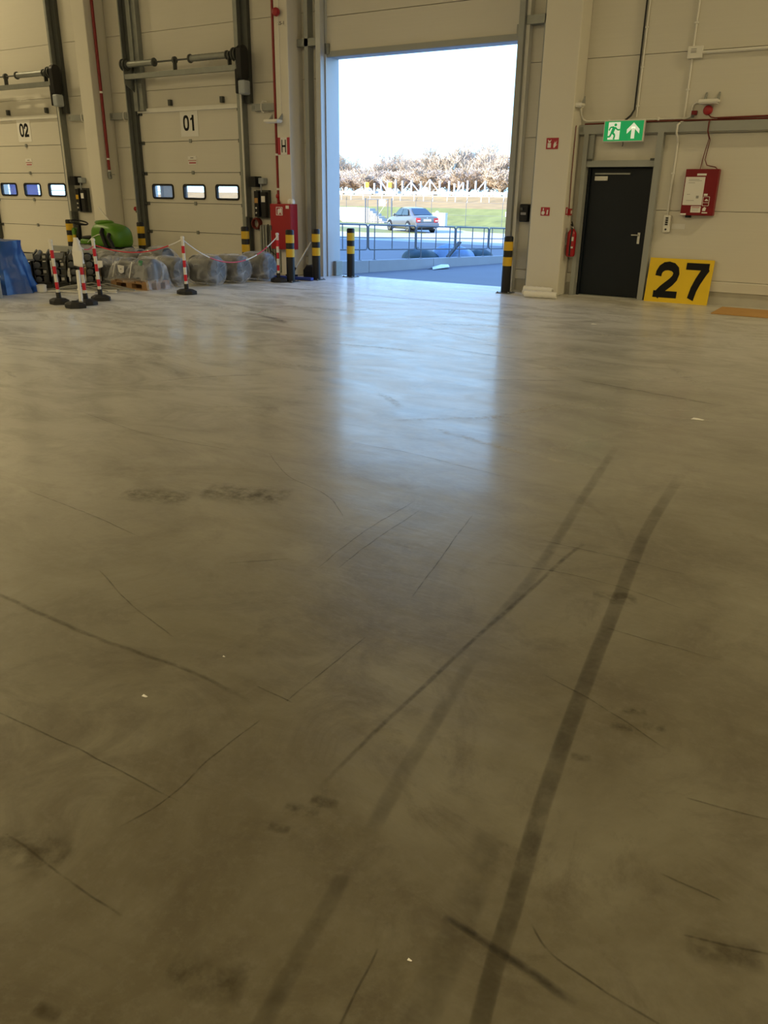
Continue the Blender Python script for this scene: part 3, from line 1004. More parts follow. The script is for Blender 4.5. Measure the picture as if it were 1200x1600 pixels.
conduit('conduit', [(-4.06, 14.275, HZ), (-4.06, 14.275, 2.84)], 0.014, 'white conduit beside the black cable above the exit sign', clips=[(-4.06, 14.275, z, 1) for z in (3.0, 3.55, 4.1)])
conduit('conduit', [(-3.315, 14.275, HZ), (-3.315, 14.275, 3.78)], 0.016, 'white conduit coming down to the top of the junction box', clips=[(-3.315, 14.275, 4.1, 1)])
conduit('conduit', [(-3.31, 14.275, 3.62), (-3.31, 14.275, 2.76), (-3.33, 14.2, 2.74), (-3.36, 14.14, 2.70), (-3.36, 14.14, 2.58), (-3.35, 14.2, 2.52), (-3.35, 14.275, 2.45), (-3.36, 14.275, 1.37)], 0.016,
        'white conduit from the junction box down to the wall switch', clips=[(-3.31, 14.275, 3.2, 1), (-3.36, 14.275, 2.0, 1)])
conduit('conduit', [(-3.16, 14.26, 3.695), (2.0, 14.26, 3.695), (11.0, 14.26, 3.695)], 0.022, 'thick white conduit leaving the junction box to the right', clips=[(-1.8, 14.26, 3.695, 0), (-0.2, 14.26, 3.695, 0)])
conduit('conduit', [(-4.955, 14.1, 2.99), (-4.955, 14.18, 2.90), (-4.94, 14.26, 2.83), (-4.88, 14.27, 2.80), (-3.27, 14.27, 2.80), (-3.22, 14.27, 2.82), (-3.205, 14.27, 2.88), (-3.20, 14.27, 2.98), (-3.15, 14.26, 3.01), (-3.09, 14.24, 3.01)], 0.015,
        'white conduit along the wall between the two emergency lamps', clips=[(-4.5, 14.27, 2.80, 0), (-3.7, 14.27, 2.80, 0)])
for i, (z, r, lb) in enumerate(((2.765, 0.012, 'thin red fire alarm cable lying on the long rail'), (2.795, 0.014, 'thicker red fire alarm cable above the long rail'))):
    x0 = -4.9 if i == 0 else -2.80
    pts = [(x0, 14.25, z - 0.01)] + [(x0 + (12 - x0) * u / 14, 14.26, z + 0.006 * math.sin(u * 1.9 + i)) for u in range(1, 15)]
    MB().tube(pts, r, 6).build('alarm_cable', M['cable_red'], smooth=True, label=lb, cat='cable')
t = thing('junction_box', 'square white junction box high on the right wall', 'junction box', (-3.27, WY, 3.62))
box(-3.38, -3.16, 14.22, 14.296, 3.62, 3.785).build('case', M['white'], t, bevel=0.006)
for z in (3.745, 3.72, 3.70):
    box(-3.33, -3.25, 14.217, 14.22, z - 0.007, z + 0.003).build('print', M['print_grey'], t)
t = thing('wall_switch', 'narrow white wall switch strip beside the dark door', 'switch', (-3.34, WY, 1.1))
box(-3.405, -3.285, 14.22, 14.296, 1.10, 1.37).build('case', M['white'], t, bevel=0.02)
for i in range(4):
    box(-3.365, -3.325, 14.21, 14.222, 1.215 + i * 0.033, 1.238 + i * 0.033).build('push_button', M['black'], t)
MB().lathe([(0.016, 0), (0.016, 0.012)], (-3.345, 14.22, 1.15), (0, -1, 0), 10).build('push_button', M['black'], t)
box(-3.27, -3.06, 14.292, 14.299, 1.16, 1.24).build('notice', M['paper'], label='small white notice on the wall below the red case', cat='notice')

# emergency lamps and sirens
def bracket_lamp(x0, x1, y, z, label, flip=False):
    t = thing('emergency_lamp', label, 'lamp', ((x0 + x1) / 2, y, z), group='emergency lamps on the door wall')
    MB().prism(rrect(x0, x1, z, z + 0.05, 0.02), 1, y - 0.09, y + 0.09).build('housing', M['white'], t, bevel=0.01)
    box(x0 + 0.02, x1 - 0.02, y - 0.075, y + 0.075, z - 0.012, z).build('diffuser', M['paper'], t)
    for x in (x0 + 0.07, x1 - 0.03):
        MB().prism([(y, z + 0.05), (y + 0.12, z + 0.05), (y + 0.12, z + 0.16)], 0, x - 0.012, x + 0.012).build('bracket', M['steel_paint'], t)
    return t


bracket_lamp(-3.09, -2.80, 14.176, 2.99, 'white emergency lamp above the red round sounder')
bracket_lamp(-11.30, -10.95, 13.715, 2.93, 'white emergency lamp on the H sign column')
bracket_lamp(-5.10, -4.86, 13.98, 3.00, 'white emergency lamp on the side of the wide column')


def sounder(x, y, z, r, label):
    t = thing('alarm_sounder', label, 'alarm', (x, y, z - r), group='round red alarm sounders')
    MB().lathe([(r * 0.9, 0), (r, 0.02), (r, 0.05), (r * 0.85, 0.08), (r * 0.5, 0.09)], (x, y, z), (0, -1, 0), 20).build('dome', M['red'], t, smooth=True)
    MB().lathe([(r * 0.6, 0), (r * 0.6, 0.04)], (x, y + 0.03, z), (0, -1, 0), 14).build('base', M['red_dark'], t)
    return t


sounder(-2.955, 14.265, 2.895, 0.07, 'round red alarm sounder above the long rail')
sounder(-11.0, 13.80, 4.82, 0.075, 'round red alarm sounder high on the H sign column')
lbl = thing('column_label', 'small code label under the column sounder', 'label', (-10.95, 13.83, 4.58))
bp = box(-11.05, -10.84, 13.833, 13.839, 4.58, 4.70).build('plate', M['column'], lbl)
text_on('code', 'S5-1', -11.02, -10.87, 4.61, 4.67, 13.832, M['print'], bp, bold=0.01)
t = thing('call_relay', 'tiny dark red relay box left of the round sounder', 'relay box', (-3.16, WY, 2.83))
box(-3.20, -3.12, 14.24, 14.296, 2.84, 2.90).build('case', M['red_dark'], t, bevel=0.005)
box(-3.19, -3.15, 14.23, 14.24, 2.80, 2.84).build('terminal', M['steel_dark'], t)
conduit('conduit', [(-11.0, 13.825, HZ), (-11.0, 13.825, 2.98)], 0.008, 'thin white conduit down the middle of the H sign column')
MB().tube([(-2.93, 14.2, 2.83), (-2.90, 14.24, 2.80), (-2.84, 14.26, 2.79), (-2.80, 14.26, 2.79)], 0.009, 6).build('alarm_cable', M['cable_red'], smooth=True, label='short red cable curving from the round sounder', cat='cable')
# cables to the red case
for i, (pts, lb) in enumerate((([(-2.90, 14.27, 2.76), (-2.90, 14.15, 2.73), (-2.90, 14.15, 2.6), (-2.88, 14.25, 2.5), (-2.93, 14.28, 2.25), (-2.95, 14.27, 2.06)], 'thin brown cable entering the red case near its middle'),
                              ([(-2.89, 14.27, 2.77), (-2.89, 14.14, 2.73), (-2.89, 14.14, 2.6), (-2.86, 14.24, 2.48), (-2.90, 14.28, 2.2), (-2.86, 14.28, 2.12), (-2.72, 14.27, 2.09), (-2.68, 14.26, 2.05)], 'thin brown cable entering the red case at its right corner'))):
    MB().tube(pts, 0.007, 6).build('alarm_cable', M['cable_red'], smooth=True, label=lb, cat='cable')

# red alarm case
t = thing('alarm_case', 'red fire alarm case with a white sheet right of the dark door', 'alarm case', (-2.89, WY, 1.37))
body = box(-3.135, -2.635, 14.15, 14.296, 1.375, 2.06).build('case', M['red_dark'], t, bevel=0.008)
box(-3.12, -2.825, 14.146, 14.15, 1.53, 1.945).build('paper_sheet', M['paper'], body)
for i, (z, w) in enumerate(((1.91, 0.16), (1.89, 0.2), (1.86, 0.1), (1.69, 0.05), (1.60, 0.12))):
    box(-3.07, -3.07 + w, 14.1445, 14.146, z - 0.004, z + 0.002).build('print', M['print_grey'], body)
box(-2.925, -2.885, 14.1445, 14.146, 1.63, 1.67).build('print', M['print_grey'], body)
box(-2.955, -2.815, 14.146, 14.15, 1.965, 1.995).build('name_strip', M['paper'], body)
box(-2.98, -2.83, 14.146, 14.15, 1.42, 1.515).build('notice', M['paper'], body)
box(-2.965, -2.845, 14.1445, 14.146, 1.492, 1.502).build('print', M['sign_red'], body)
for z in (1.47, 1.445):
    box(-2.96, -2.86, 14.1445, 14.146, z, z + 0.006).build('print', M['print_grey'], body)
box(-2.81, -2.755, 14.146, 14.15, 1.67, 1.70).build('sticker', M['paper'], body)
frame_ring(-2.815, -2.715, 1.52, 1.66, 0.012, 0.006, 14.143, 14.15).build('window_frame', M['paper'], body)
box(-2.815, -2.715, 14.144, 14.15, 1.565, 1.571).build('window_bar', M['paper'], body)
MB().prism([(-2.79 + 0.06 * u / 8, 1.595 + 0.028 * math.sin(math.pi * u / 8)) for u in range(9)], 1, 14.146, 14.15).build('dome_symbol', M['paper'], body)
MB().prism([(-2.80, 1.445), (-2.755, 1.445), (-2.745, 1.49), (-2.775, 1.505), (-2.80, 1.48)], 1, 14.146, 14.15).build('hand_symbol', M['paper'], body)
box(-2.805, -2.72, 14.146, 14.15, 1.41, 1.428).build('name_strip', M['paper'], body)
box(-3.13, -3.045, 14.146, 14.15, 1.38, 1.405).build('name_strip', M['paper'], body)
box(-3.06, -2.98, 14.2, 14.28, 1.34, 1.376).build('cable_gland', M['black'], t)

# yellow 27 board leaning on the wall
t = thing('number_board', 'yellow board with a large black 27 leaning by the dark door', 'sign', (-3.0, 14.17, 0))
bd = MB()
bd.prism([(14.125, 0.0), (14.140, 0.0), (14.245, 0.70), (14.230, 0.70)], 0, -3.525, -2.50)
bo = bd.build('board', M['sign_yellow'], t)
digits_on('number', [('2', -3.405, -2.985, 0.075, 0.645), ('7', -2.935, -2.565, 0.075, 0.645)], 14.124, M['print'], bo, 0.003, 0.15)

box(-2.24, -1.0, 13.10, 14.02, 0.002, 0.014).build('cardboard_sheet', M['cardboard'], label='flat brown cardboard sheet on the floor right of the 27 board', cat='cardboard')

# signs on the wide column
def pict_sign(x0, x1, z0, z1, y, label, kind):
    t = thing('fire_sign', label, 'sign', ((x0 + x1) / 2, y, z0), group='fire signs on the wide column')
    b = box(x0, x1, y - 0.006, y, z0, z1).build('plate', M['sign_red'], t)
    w, h = x1 - x0, z1 - z0
    P = lambda pts: [(x0 + a * w, z0 + c * h) for a, c in pts]
    if kind == 'ext':
        flat('symbol', [P([(0.12, 0.12), (0.40, 0.12), (0.40, 0.55), (0.12, 0.55)]), P([(0.18, 0.60), (0.34, 0.60), (0.42, 0.85), (0.26, 0.72), (0.12, 0.88)])], y - 0.006, M['paper'], b)
        flat('flames', [P([(0.62, 0.12), (0.72, 0.12), (0.92, 0.45), (0.80, 0.38), (0.88, 0.75), (0.74, 0.50), (0.72, 0.72), (0.62, 0.40)])], y - 0.006, M['paper'], b)
    else:
        flat('symbol', [P([(0.10, 0.15), (0.34, 0.08), (0.46, 0.30), (0.42, 0.52), (0.20, 0.55), (0.08, 0.40)]), P([(0.22, 0.60), (0.34, 0.60), (0.34, 0.90), (0.22, 0.90)])], y - 0.006, M['paper'], b)
        flat('flames', [P([(0.66, 0.15), (0.80, 0.15), (0.84, 0.70), (0.70, 0.70)])], y - 0.006, M['paper'], b)


pict_sign(-5.395, -5.185, 2.365, 2.535, 13.849, 'upper red fire extinguisher sign on the wide column', 'ext')
pict_sign(-5.395, -5.235, 1.32, 1.455, 13.849, 'lower red fire alarm sign on the wide column', 'hand')
t = thing('fire_sign', 'small red flag sign on the side of the wide column', 'sign', (-4.94, 13.93, 1.34), group='fire signs on the wide column')
box(-4.97, -4.962, 13.90, 13.98, 1.34, 1.46).build('plate', M['sign_red'], t)
box(-4.962, -4.958, 13.925, 13.955, 1.36, 1.44).build('symbol', M['paper'], t)
t = thing('call_point', 'small red call point box on the side of the wide column', 'call point', (-4.94, 14.03, 1.33))
box(-4.97, -4.92, 14.0, 14.09, 1.33, 1.44).build('case', M['red'], t, bevel=0.005)
box(-4.92, -4.917, 14.02, 14.07, 1.36, 1.41).build('press_plate', M['paper'], t)
MB().tube([(-4.955, 14.0, 2.72), (-4.955, 13.99, 2.70), (-4.955, 13.985, 2.0), (-4.955, 14.02, 1.44)], 0.008, 6).build('alarm_cable', M['cable_red'], smooth=True, label='thin red cable down the side of the wide column', cat='cable')

# fire extinguisher
ex, ey = -4.87, 14.05
t = thing('fire_extinguisher', 'red fire extinguisher hanging on the side of the wide column', 'fire extinguisher', (ex, ey, 0.62))
MB().lathe([(0.06, 0.66), (0.076, 0.68), (0.078, 0.70), (0.078, 1.02), (0.07, 1.06), (0.045, 1.10), (0.025, 1.115)], (ex, ey, 0), (0, 0, 1), 20).build('cylinder', M['red'], t, smooth=True)
MB().lathe([(0.02, 1.11), (0.028, 1.12), (0.028, 1.15), (0.012, 1.16)], (ex, ey, 0), (0, 0, 1), 12).build('valve', M['chrome'], t)
m = MB().bar((ex, ey, 1.15), (ex + 0.02, ey - 0.14, 1.19), 0.02, 0.012)
m.build('carry_handle', M['black'], t)
MB().bar((ex, ey, 1.165), (ex + 0.02, ey - 0.12, 1.235), 0.02, 0.01).build('squeeze_lever', M['black'], t)
MB().tube([(ex, ey - 0.03, 1.13), (ex + 0.03, ey - 0.10, 1.10), (ex + 0.03, ey - 0.125, 1.0), (ex + 0.02, ey - 0.11, 0.80), (ex + 0.02, ey - 0.10, 0.68)], 0.013, 8).build('hose', M['black'], t, smooth=True)
box(ex + 0.0, ex + 0.06, ey - 0.082, ey - 0.07, 0.80, 0.83).build('label_strip', M['paper'], t)
box(ex + 0.01, ex + 0.06, ey - 0.08, ey - 0.07, 0.92, 0.99).build('label_strip', M['paper'], t)
box(-4.97, ex - 0.07, ey - 0.03, ey + 0.03, 0.85, 1.05).build('wall_hook', M['steel'], t)

# H column: sign, pipe, hose cabinet
t = thing('hydrant_sign', 'white sign with black H between red bars on the column', 'sign', (-10.96, 13.83, 2.34))
b = box(-11.115, -10.805, 13.828, 13.839, 2.345, 2.66).build('plate', M['paper'], t)
box(-11.115, -11.045, 13.825, 13.828, 2.345, 2.66).build('red_bar', M['sign_red'], b)
box(-10.875, -10.805, 13.825, 13.828, 2.345, 2.66).build('red_bar', M['sign_red'], b)
text_on('letter', 'H', -11.015, -10.905, 2.385, 2.62, 13.827, M['print'], b, bold=0.01)


def red_pipe(x, y, z0, z1, r, label, clips, extra=None):
    t = thing('sprinkler_pipe', label, 'pipe', (x, y, z0), group='red vertical pipes on the columns')
    MB().tube([(x, y, z0), (x, y, z1)], r, 12).build('pipe', M['red_pipe'], t, smooth=True)
    for c in clips:
        MB().lathe([(r + 0.006, -0.02), (r + 0.006, 0.02)], (x, y, c), (0, 0, 1), 12).build('clamp', M['paper'], t)
    return t


t = red_pipe(-11.175, 13.87, 1.52, HZ, 0.028, 'red pipe down the left edge of the H sign column', (2.35, 1.7))
MB().tube([(-11.17, 13.92, 1.55), (-11.17, 13.86, 1.50), (-11.10, 13.78, 1.42)], 0.035, 10).build('elbow', M['red_pipe'], t, smooth=True)
MB().lathe([(0.03, 0), (0.05, 0.01), (0.05, 0.06), (0.03, 0.07)], (-11.17, 13.90, 1.56), (-0.5, -0.8, 0.2), 12).build('valve_wheel', M['red'], t)
t = red_pipe(-16.325, 13.95, 2.05, HZ, 0.034, 'dark red pipe on the side of the column between doors 01 and 02', (3.72, 2.32))
MB().lathe([(0.025, 1.88), (0.045, 1.90), (0.045, 2.0), (0.03, 2.05)], (-16.325, 13.95, 0), (0, 0, 1), 12).build('valve', M['steel'], t)
MB().bar((-16.32, 13.93, 1.98), (-16.10, 13.90, 1.98), 0.02, 0.012).build('lever', M['steel_dark'], t)
MB().lathe([(0.036, 2.05), (0.036, 2.08)], (-16.325, 13.95, 0), (0, 0, 1), 12).build('coupling', M['paper'], t)
t = thing('hose_cabinet', 'red fire hose cabinet on the H sign column', 'cabinet', (-10.93, 13.7, 0.53))
cb = box(-11.20, -10.66, 13.62, 13.838, 0.535, 1.42).build('case', M['red'], t, bevel=0.01)
dr = box(-11.19, -10.67, 13.605, 13.62, 0.545, 1.41).build('door', M['red'], t, bevel=0.004)
b2 = box(-11.03, -10.86, 13.60, 13.605, 1.20, 1.36).build('pictogram', M['sign_red'], dr)
frame_ring(-11.03, -10.86, 1.20, 1.36, 0.008, 0.012, 13.597, 13.602).build('pictogram_border', M['paper'], dr)
flat('pictogram_symbol', [[(-10.99, 1.22), (-10.95, 1.22), (-10.92, 1.27), (-10.90, 1.22), (-10.885, 1.22), (-10.885, 1.33), (-10.92, 1.34), (-10.94, 1.32), (-10.97, 1.33), (-10.99, 1.30)]], 13.60, M['paper'], dr)
box(-10.78, -10.70, 13.60, 13.606, 1.33, 1.39).build('sticker', M['paper'], dr)
box(-11.185, -11.165, 13.59, 13.606, 0.9, 1.0).build('handle', M['steel_dark'], dr)
for i, (x, y) in enumerate(((-10.76, 13.72), (-10.68, 13.70))):
    mm = MB()
    mm.lathe([(0.05, 0), (0.055, 0.03), (0.045, 0.07), (0.02, 0.095)], (x, y, 1.421), (0, 0, 1), 10)
    mm.build('crumpled_cup', M['foam'], smooth=True, label=('crumpled white cup' if i == 0 else 'crumpled white film') + ' on top of the hose cabinet', cat='litter')

# ---------------------------------------------------------------- bollards
def bollard(x, y, label, h=0.97, r=0.082):
    t = thing('bollard', label, 'bollard', (x, y, 0), group='black and yellow bollards')
    MB().lathe([(r, 0.0), (r, h - 0.02), (r - 0.015, h)], (x, y, 0), (0, 0, 1), 20).build('post', M['black'], t, smooth=True)
    for z0, z1 in ((h - 0.24, h - 0.09), (h - 0.50, h - 0.35)):
        MB().lathe([(r + 0.002, z0), (r + 0.002, z1)], (x, y, 0), (0, 0, 1), 20).build('yellow_band', M['yellow'], t, smooth=True)
    bx = box(x - 0.13, x + 0.13, y - 0.13, y + 0.13, 0.0, 0.012).build('base_plate', M['steel_dark'], t)
    for i, j in ((-1, -1), (1, -1), (1, 1), (-1, 1)):
        MB().lathe([(0.014, 0.012), (0.014, 0.03)], (x + i * 0.105, y + j * 0.105, 0), (0, 0, 1), 6).build('anchor_bolt', M['steel'], t)


bollard(-10.05, 12.78, 'black and yellow bollard in front of the red hose cabinet')
bollard(-9.92, 13.45, 'black and yellow bollard beside the broom left of the gateway')
bollard(-9.74, 14.42, 'black and yellow bollard standing in the gateway by its left jamb')
bollard(-5.90, 13.72, 'black and yellow bollard at the right jamb of the gateway')
bollard(-11.63, 13.30, 'black and yellow bollard at the right side of door 01')
bollard(-14.83, 13.39, 'black and yellow bollard at the left side of door 01')
bollard(-17.09, 13.22, 'black and yellow bollard beside the green machine steering wheel')
MB().tube([(-15.06, 13.45, 0.0), (-15.06, 13.45, 0.3), (-14.98, 13.42, 0.3)], 0.03, 8).build('floor_pipe', M['steel_dark'], smooth=True, label='short dark pipe stub beside the bollard left of door 01', cat='pipe')

# ---------------------------------------------------------------- barrier posts and chain
def barrier_foot(t, x, y, rot):
    pts = []
    for i in range(8):
        a = rot + i * math.pi / 4
        r = 0.19 if i % 2 == 0 else 0.17
        pts.append((x + r * math.cos(a), y + r * math.sin(a) * 0.8))
    m = MB()
    top = [(x + (px - x) * 0.62, y + (py - y) * 0.62) for px, py in pts]
    n = 8
    vs = [(p[0], p[1], 0.0) for p in pts] + [(p[0], p[1], 0.055) for p in pts] + [(p[0], p[1], 0.085) for p in top]
    fs = [tuple(range(n - 1, -1, -1)), tuple(2 * n + i for i in range(n))]
    for i in range(n):
        j = (i + 1) % n
        fs += [(i, j, n + j, n + i), (n + i, n + j, 2 * n + j, 2 * n + i)]
    m.add(vs, fs)
    f = m.build('foot', M['rubber'], t, bevel=0.006)
    return f


def barrier_post(x, y, label, h=0.90, lean=(0, 0), rot=0.2, wide_cap=False):
    t = thing('barrier_post', label, 'barrier post', (x, y, 0), group='red and white barrier posts')
    f = barrier_foot(t, x, y, rot)
    P = lambda z: (x + lean[0] * z, y + lean[1] * z, z)
    MB().tube([P(0.07), P(0.17)], 0.036, 12).build('socket', M['rubber'], f, smooth=True)
    bands = [(0.15, 0.215, 'white'), (0.215, 0.32, 'post_red'), (0.32, 0.44, 'white'), (0.44, 0.55, 'post_red'), (0.55, 0.665, 'white'), (0.665, 0.78, 'post_red'), (0.78, h, 'white')]
    for a, b, mt in bands:
        MB().tube([P(a), P(b)], 0.0265, 12).build('white_band' if mt == 'white' else 'red_band', M[mt], t, smooth=True)
    MB().lathe([(0.024, 0.0), (0.033, 0.006), (0.033, 0.03), (0.022, 0.045)], P(h - 0.012), (0, 0, 1), 12).build('cap', M['white'], t, smooth=True)
    return t


barrier_post(-10.73, 7.95, 'red and white barrier post nearest the blue tarp', lean=(-0.03, 0.0), rot=0.3)
barrier_post(-10.34, 8.13, 'red and white barrier post wrapped with a white paper bag', lean=(-0.03, -0.0), rot=0.7)
barrier_post(-10.60, 8.62, 'red and white barrier post in front of the dark beam stack', lean=(-0.035, 0.0), rot=0.1)
barrier_post(-10.15, 10.05, 'red and white barrier post in front of the wrapped drums', lean=(-0.012, 0.0), rot=0.5)
barrier_post(-10.23, 12.62, 'red and white barrier post beside the hose cabinet', h=0.88, lean=(0.0, 0.0), rot=0.1)
# loose foot with a white tube leaning in it
t = thing('rubber_weight', 'loose black barrier foot in front of the bagged post', 'barrier foot', (-10.20, 7.82, 0))
f = barrier_foot(t, -10.20, 7.82, 0.35)
MB().tube([(-10.20, 7.82, 0.07), (-10.20, 7.82, 0.10)], 0.045, 12).build('socket', M['rubber'], f, smooth=True)
t = thing('leaning_tube', 'white plastic tube leaning from the loose foot to the bagged post', 'tube', (-10.08, 7.80, 0.0))
MB().tube([(-10.075, 7.83, 0.09), (-10.345, 8.05, 0.50)], 0.028, 12).build('tube', M['white'], t, smooth=True)
MB().lathe([(0.03, 0), (0.034, 0.01), (0.034, 0.03), (0.03, 0.035)], (-10.17, 7.905, 0.235), (-0.27, 0.22, 0.41), 12).build('joint_ring', M['paper'], t)
# the paper bag on the post
def bag_fn(cx, cy, z0, z1, w, d, seed):
    rings = []
    for i in range(9):
        u = i / 8
        z = z0 + (z1 - z0) * u
        ww = w * (1 - 0.62 * max(0, (u - 0.45) / 0.55) ** 1.3)
        dd = d * (1 - 0.5 * max(0, (u - 0.45) / 0.55))
        ring = []
        for kk in range(14):
            a = 2 * math.pi * kk / 14
            nn = noise.noise(V((math.cos(a) * 2, math.sin(a) * 2, u * 4 + seed))) * 0.012
            ca, sa = math.cos(a), math.sin(a)
            ring.append((cx - 0.03 * z + (ww + nn) * (abs(ca) ** 0.6) * (1 if ca > 0 else -1), cy + (dd + nn) * (abs(sa) ** 0.6) * (1 if sa > 0 else -1), z))
        rings.append(ring)
    return MB().loft(rings)


bag_fn(-10.355, 8.115, 0.60, 0.965, 0.085, 0.045, 1).build('paper_bag', M['paper'], smooth=True, label='white bag pulled over the top of a barrier post', cat='bag')
MB().grid(6, 6, lambda u, v: (-10.39 + 0.20 * u + 0.01 * v, 8.03 - 0.012 * math.sin(u * 3 + v), 0.575 + 0.225 * v - 0.015 * u)).build('paper_notice', M['paper'], smooth=True, solid=0.002, label='white paper notice hanging on the bagged barrier post', cat='notice')
MB().grid(5, 5, lambda u, v: (-10.56 + 0.115 * u, 8.60 + 0.02 * math.sin(3 * u), 0.505 + 0.10 * v + 0.03 * (u - 0.5) * (1 - v))).build('paper_notice', M['paper'], smooth=True, solid=0.002, label='small white paper tied to the post before the dark beams', cat='notice')


def chain(pts_ends, sag, label, nseg, tip_white=True, cols=None, r=0.011):
    a, b = V(pts_ends[0]), V(pts_ends[1])
    t = thing('barrier_chain', label, 'chain', tuple(a), group='red and white chains between barrier posts')
    N = nseg * 6
    P = []
    for i in range(N + 1):
        u = i / N
        p = a.lerp(b, u)
        p.z -= sag * 4 * u * (1 - u)
        P.append(p)
    for s_ in range(nseg):
        q = P[s_ * 6:(s_ + 1) * 6 + 1]
        mt = (cols[s_] if cols else ('white' if s_ % 2 == 0 else 'post_red'))
        m = MB()
        for i in range(6):      # flattened plastic links
            d = (q[i + 1] - q[i])
            c0, c1 = q[i] - d * 0.12, q[i + 1] + d * 0.12
            m.tube([c0, q[i].lerp(q[i + 1], 0.5), c1], [r * 0.8, r * 1.2, r * 0.8], 6)
        m.build('red_links' if mt == 'post_red' else 'white_links', M[mt], t, smooth=True)


W_, R_ = 'white', 'post_red'
chain(((-10.17, 10.05, 0.885), (-10.64, 8.62, 0.84)), 0.16, 'sagging chain between the beam stack post and the drum post', 6, cols=[W_, R_, R_, R_, R_, R_], r=0.009)
chain(((-10.17, 10.05, 0.885), (-10.23, 12.62, 0.845)), 0.42, 'sagging chain between the drum post and the cabinet post', 8, cols=[W_, W_, R_, R_, R_, W_, R_, W_], r=0.010)
chain(((-10.37, 8.13, 0.86), (-10.63, 8.62, 0.82)), 0.06, 'short chain from the bagged post to its neighbour', 3, cols=[W_, R_, R_], r=0.008)

# ---------------------------------------------------------------- blue tarp and grey box at the left edge
def tarp_fn():
    rings = []
    for i in range(13):
        u = i / 12
        z = 0.83 * u
        rx = 0.36 + 0.16 * (1 - u) ** 1.4
        ry = 0.30 + 0.15 * (1 - u) ** 1.4
        ring = []
        for kk in range(36):
            a = 2 * math.pi * kk / 36
            fold = 0.05 * (1 - u) * math.sin(a * 9 + 2 * u) + 0.03 * noise.noise(V((math.cos(a) * 3, math.sin(a) * 3, u * 5)))
            ca, sa = math.cos(a), math.sin(a)
            ring.append((-12.78 + (rx + fold) * (abs(ca) ** 0.7) * (1 if ca > 0 else -1), 8.42 + (ry + fold) * (abs(sa) ** 0.7) * (1 if sa > 0 else -1), max(0.002, z + 0.03 * noise.noise(V((ca * 2, sa * 2, 9))) * u)))
        rings.append(ring)
    return MB().loft(rings)


tarp_fn().build('blue_tarp', M['blue_tarp'], smooth=True, label='glossy blue tarpaulin draped over goods at the left edge', cat='tarpaulin')
t = thing('grey_box', 'pale grey box standing before the blue tarpaulin', 'box', (-12.30, 7.60, 0))
box(-12.50, -12.00, 7.48, 7.86, 0.0, 0.32).build('body', M['grey_box'], t, bevel=0.01)
box(-12.51, -11.99, 7.47, 7.87, 0.32, 0.345).build('lid', M['grey_box'], t, bevel=0.006)
t = thing('plastic_pot', 'small off white plastic pot at the foot of the blue tarpaulin', 'pot', (-12.22, 8.74, 0))
MB().lathe([(0.06, 0.0), (0.075, 0.01), (0.08, 0.10), (0.085, 0.12), (0.07, 0.125)], (-12.22, 8.74, 0), (0, 0, 1), 16).build('body', M['white'], t, smooth=True)
MB().lathe([(0.06, 0.121), (0.06, 0.132)], (-12.22, 8.74, 0), (0, 0, 1), 16).build('lid', M['plinth'], t)

# ---------------------------------------------------------------- stack of dark conveyor beams
WHERE = {0: 'bottom', 1: 'second', 2: 'third', 3: 'fourth'}
BA = math.radians(51.5)           # the beams lie end-on towards the barrier
BX, BY = V((math.cos(BA), math.sin(BA), 0)), V((-math.sin(BA), math.cos(BA), 0))
B0 = V((-12.78, 8.86, 0))
stacks = [(0.0, 0.0, 3, 'beside the blue tarpaulin'), (0.27, 0.05, 4, 'second from the blue tarpaulin'), (0.55, 0.0, 3, 'third from the blue tarpaulin'), (0.83, 0.06, 4, 'behind the bagged post'), (1.11, 0.02, 4, 'nearest the wrapped pallet')]
for si, (ss, so, n, where) in enumerate(stacks):
    p = B0 + BX * ss + BY * so
    t = thing('support_timber', 'dark timber under the conveyor beam stack ' + where, 'timber', tuple(p), BA, group='timbers under the dark beams')
    MB().box(-0.125, 0.125, 0.10, 0.22, 0, 0.10).build('front_timber', M['beam_dark'], t, local=True)
    MB().box(-0.125, 0.125, 1.05, 1.17, 0, 0.10).build('rear_timber', M['beam_dark'], t, local=True)
    for k in range(n):
        q = p + BX * rnd.uniform(-0.015, 0.015) + BY * rnd.uniform(-0.04, 0.04)
        t = thing('conveyor_beam', 'dark conveyor beam, %s from the floor in the stack %s' % (WHERE[k], where), 'beam', (q.x, q.y, 0.10 + k * 0.122), BA, group='dark conveyor beams')
        MB().prism([(-0.115, 0), (0.115, 0), (0.115, 0.118), (0.095, 0.118), (0.095, 0.02), (-0.095, 0.02), (-0.095, 0.118), (-0.115, 0.118)], 1, 0, 1.3).build('channel', M['beam_dark'], t, local=True)
        MB().tube([(-0.05, -0.06, 0.062), (-0.05, 1.2, 0.062)], 0.05, 12).build('roller', M['cap_grey'], t, local=True, smooth=True)
        MB().lathe([(0.02, -0.075), (0.048, -0.07), (0.055, -0.06), (0.055, -0.02), (0.05, -0.015)], (-0.05, 0, 0.062), (0, 1, 0), 14).build('end_cap', M['cap_grey'], t, local=True, smooth=True)
        MB().box(0.03, 0.092, -0.004, 0.10, 0.022, 0.105).build('end_plate', M['beam_dark'], t, local=True)
        if (k + si) % 2 == 0 or si == 4:
            MB().box(0.035, 0.085, -0.008, -0.004, 0.045, 0.09).build('sticker', M['plinth'], t, local=True)
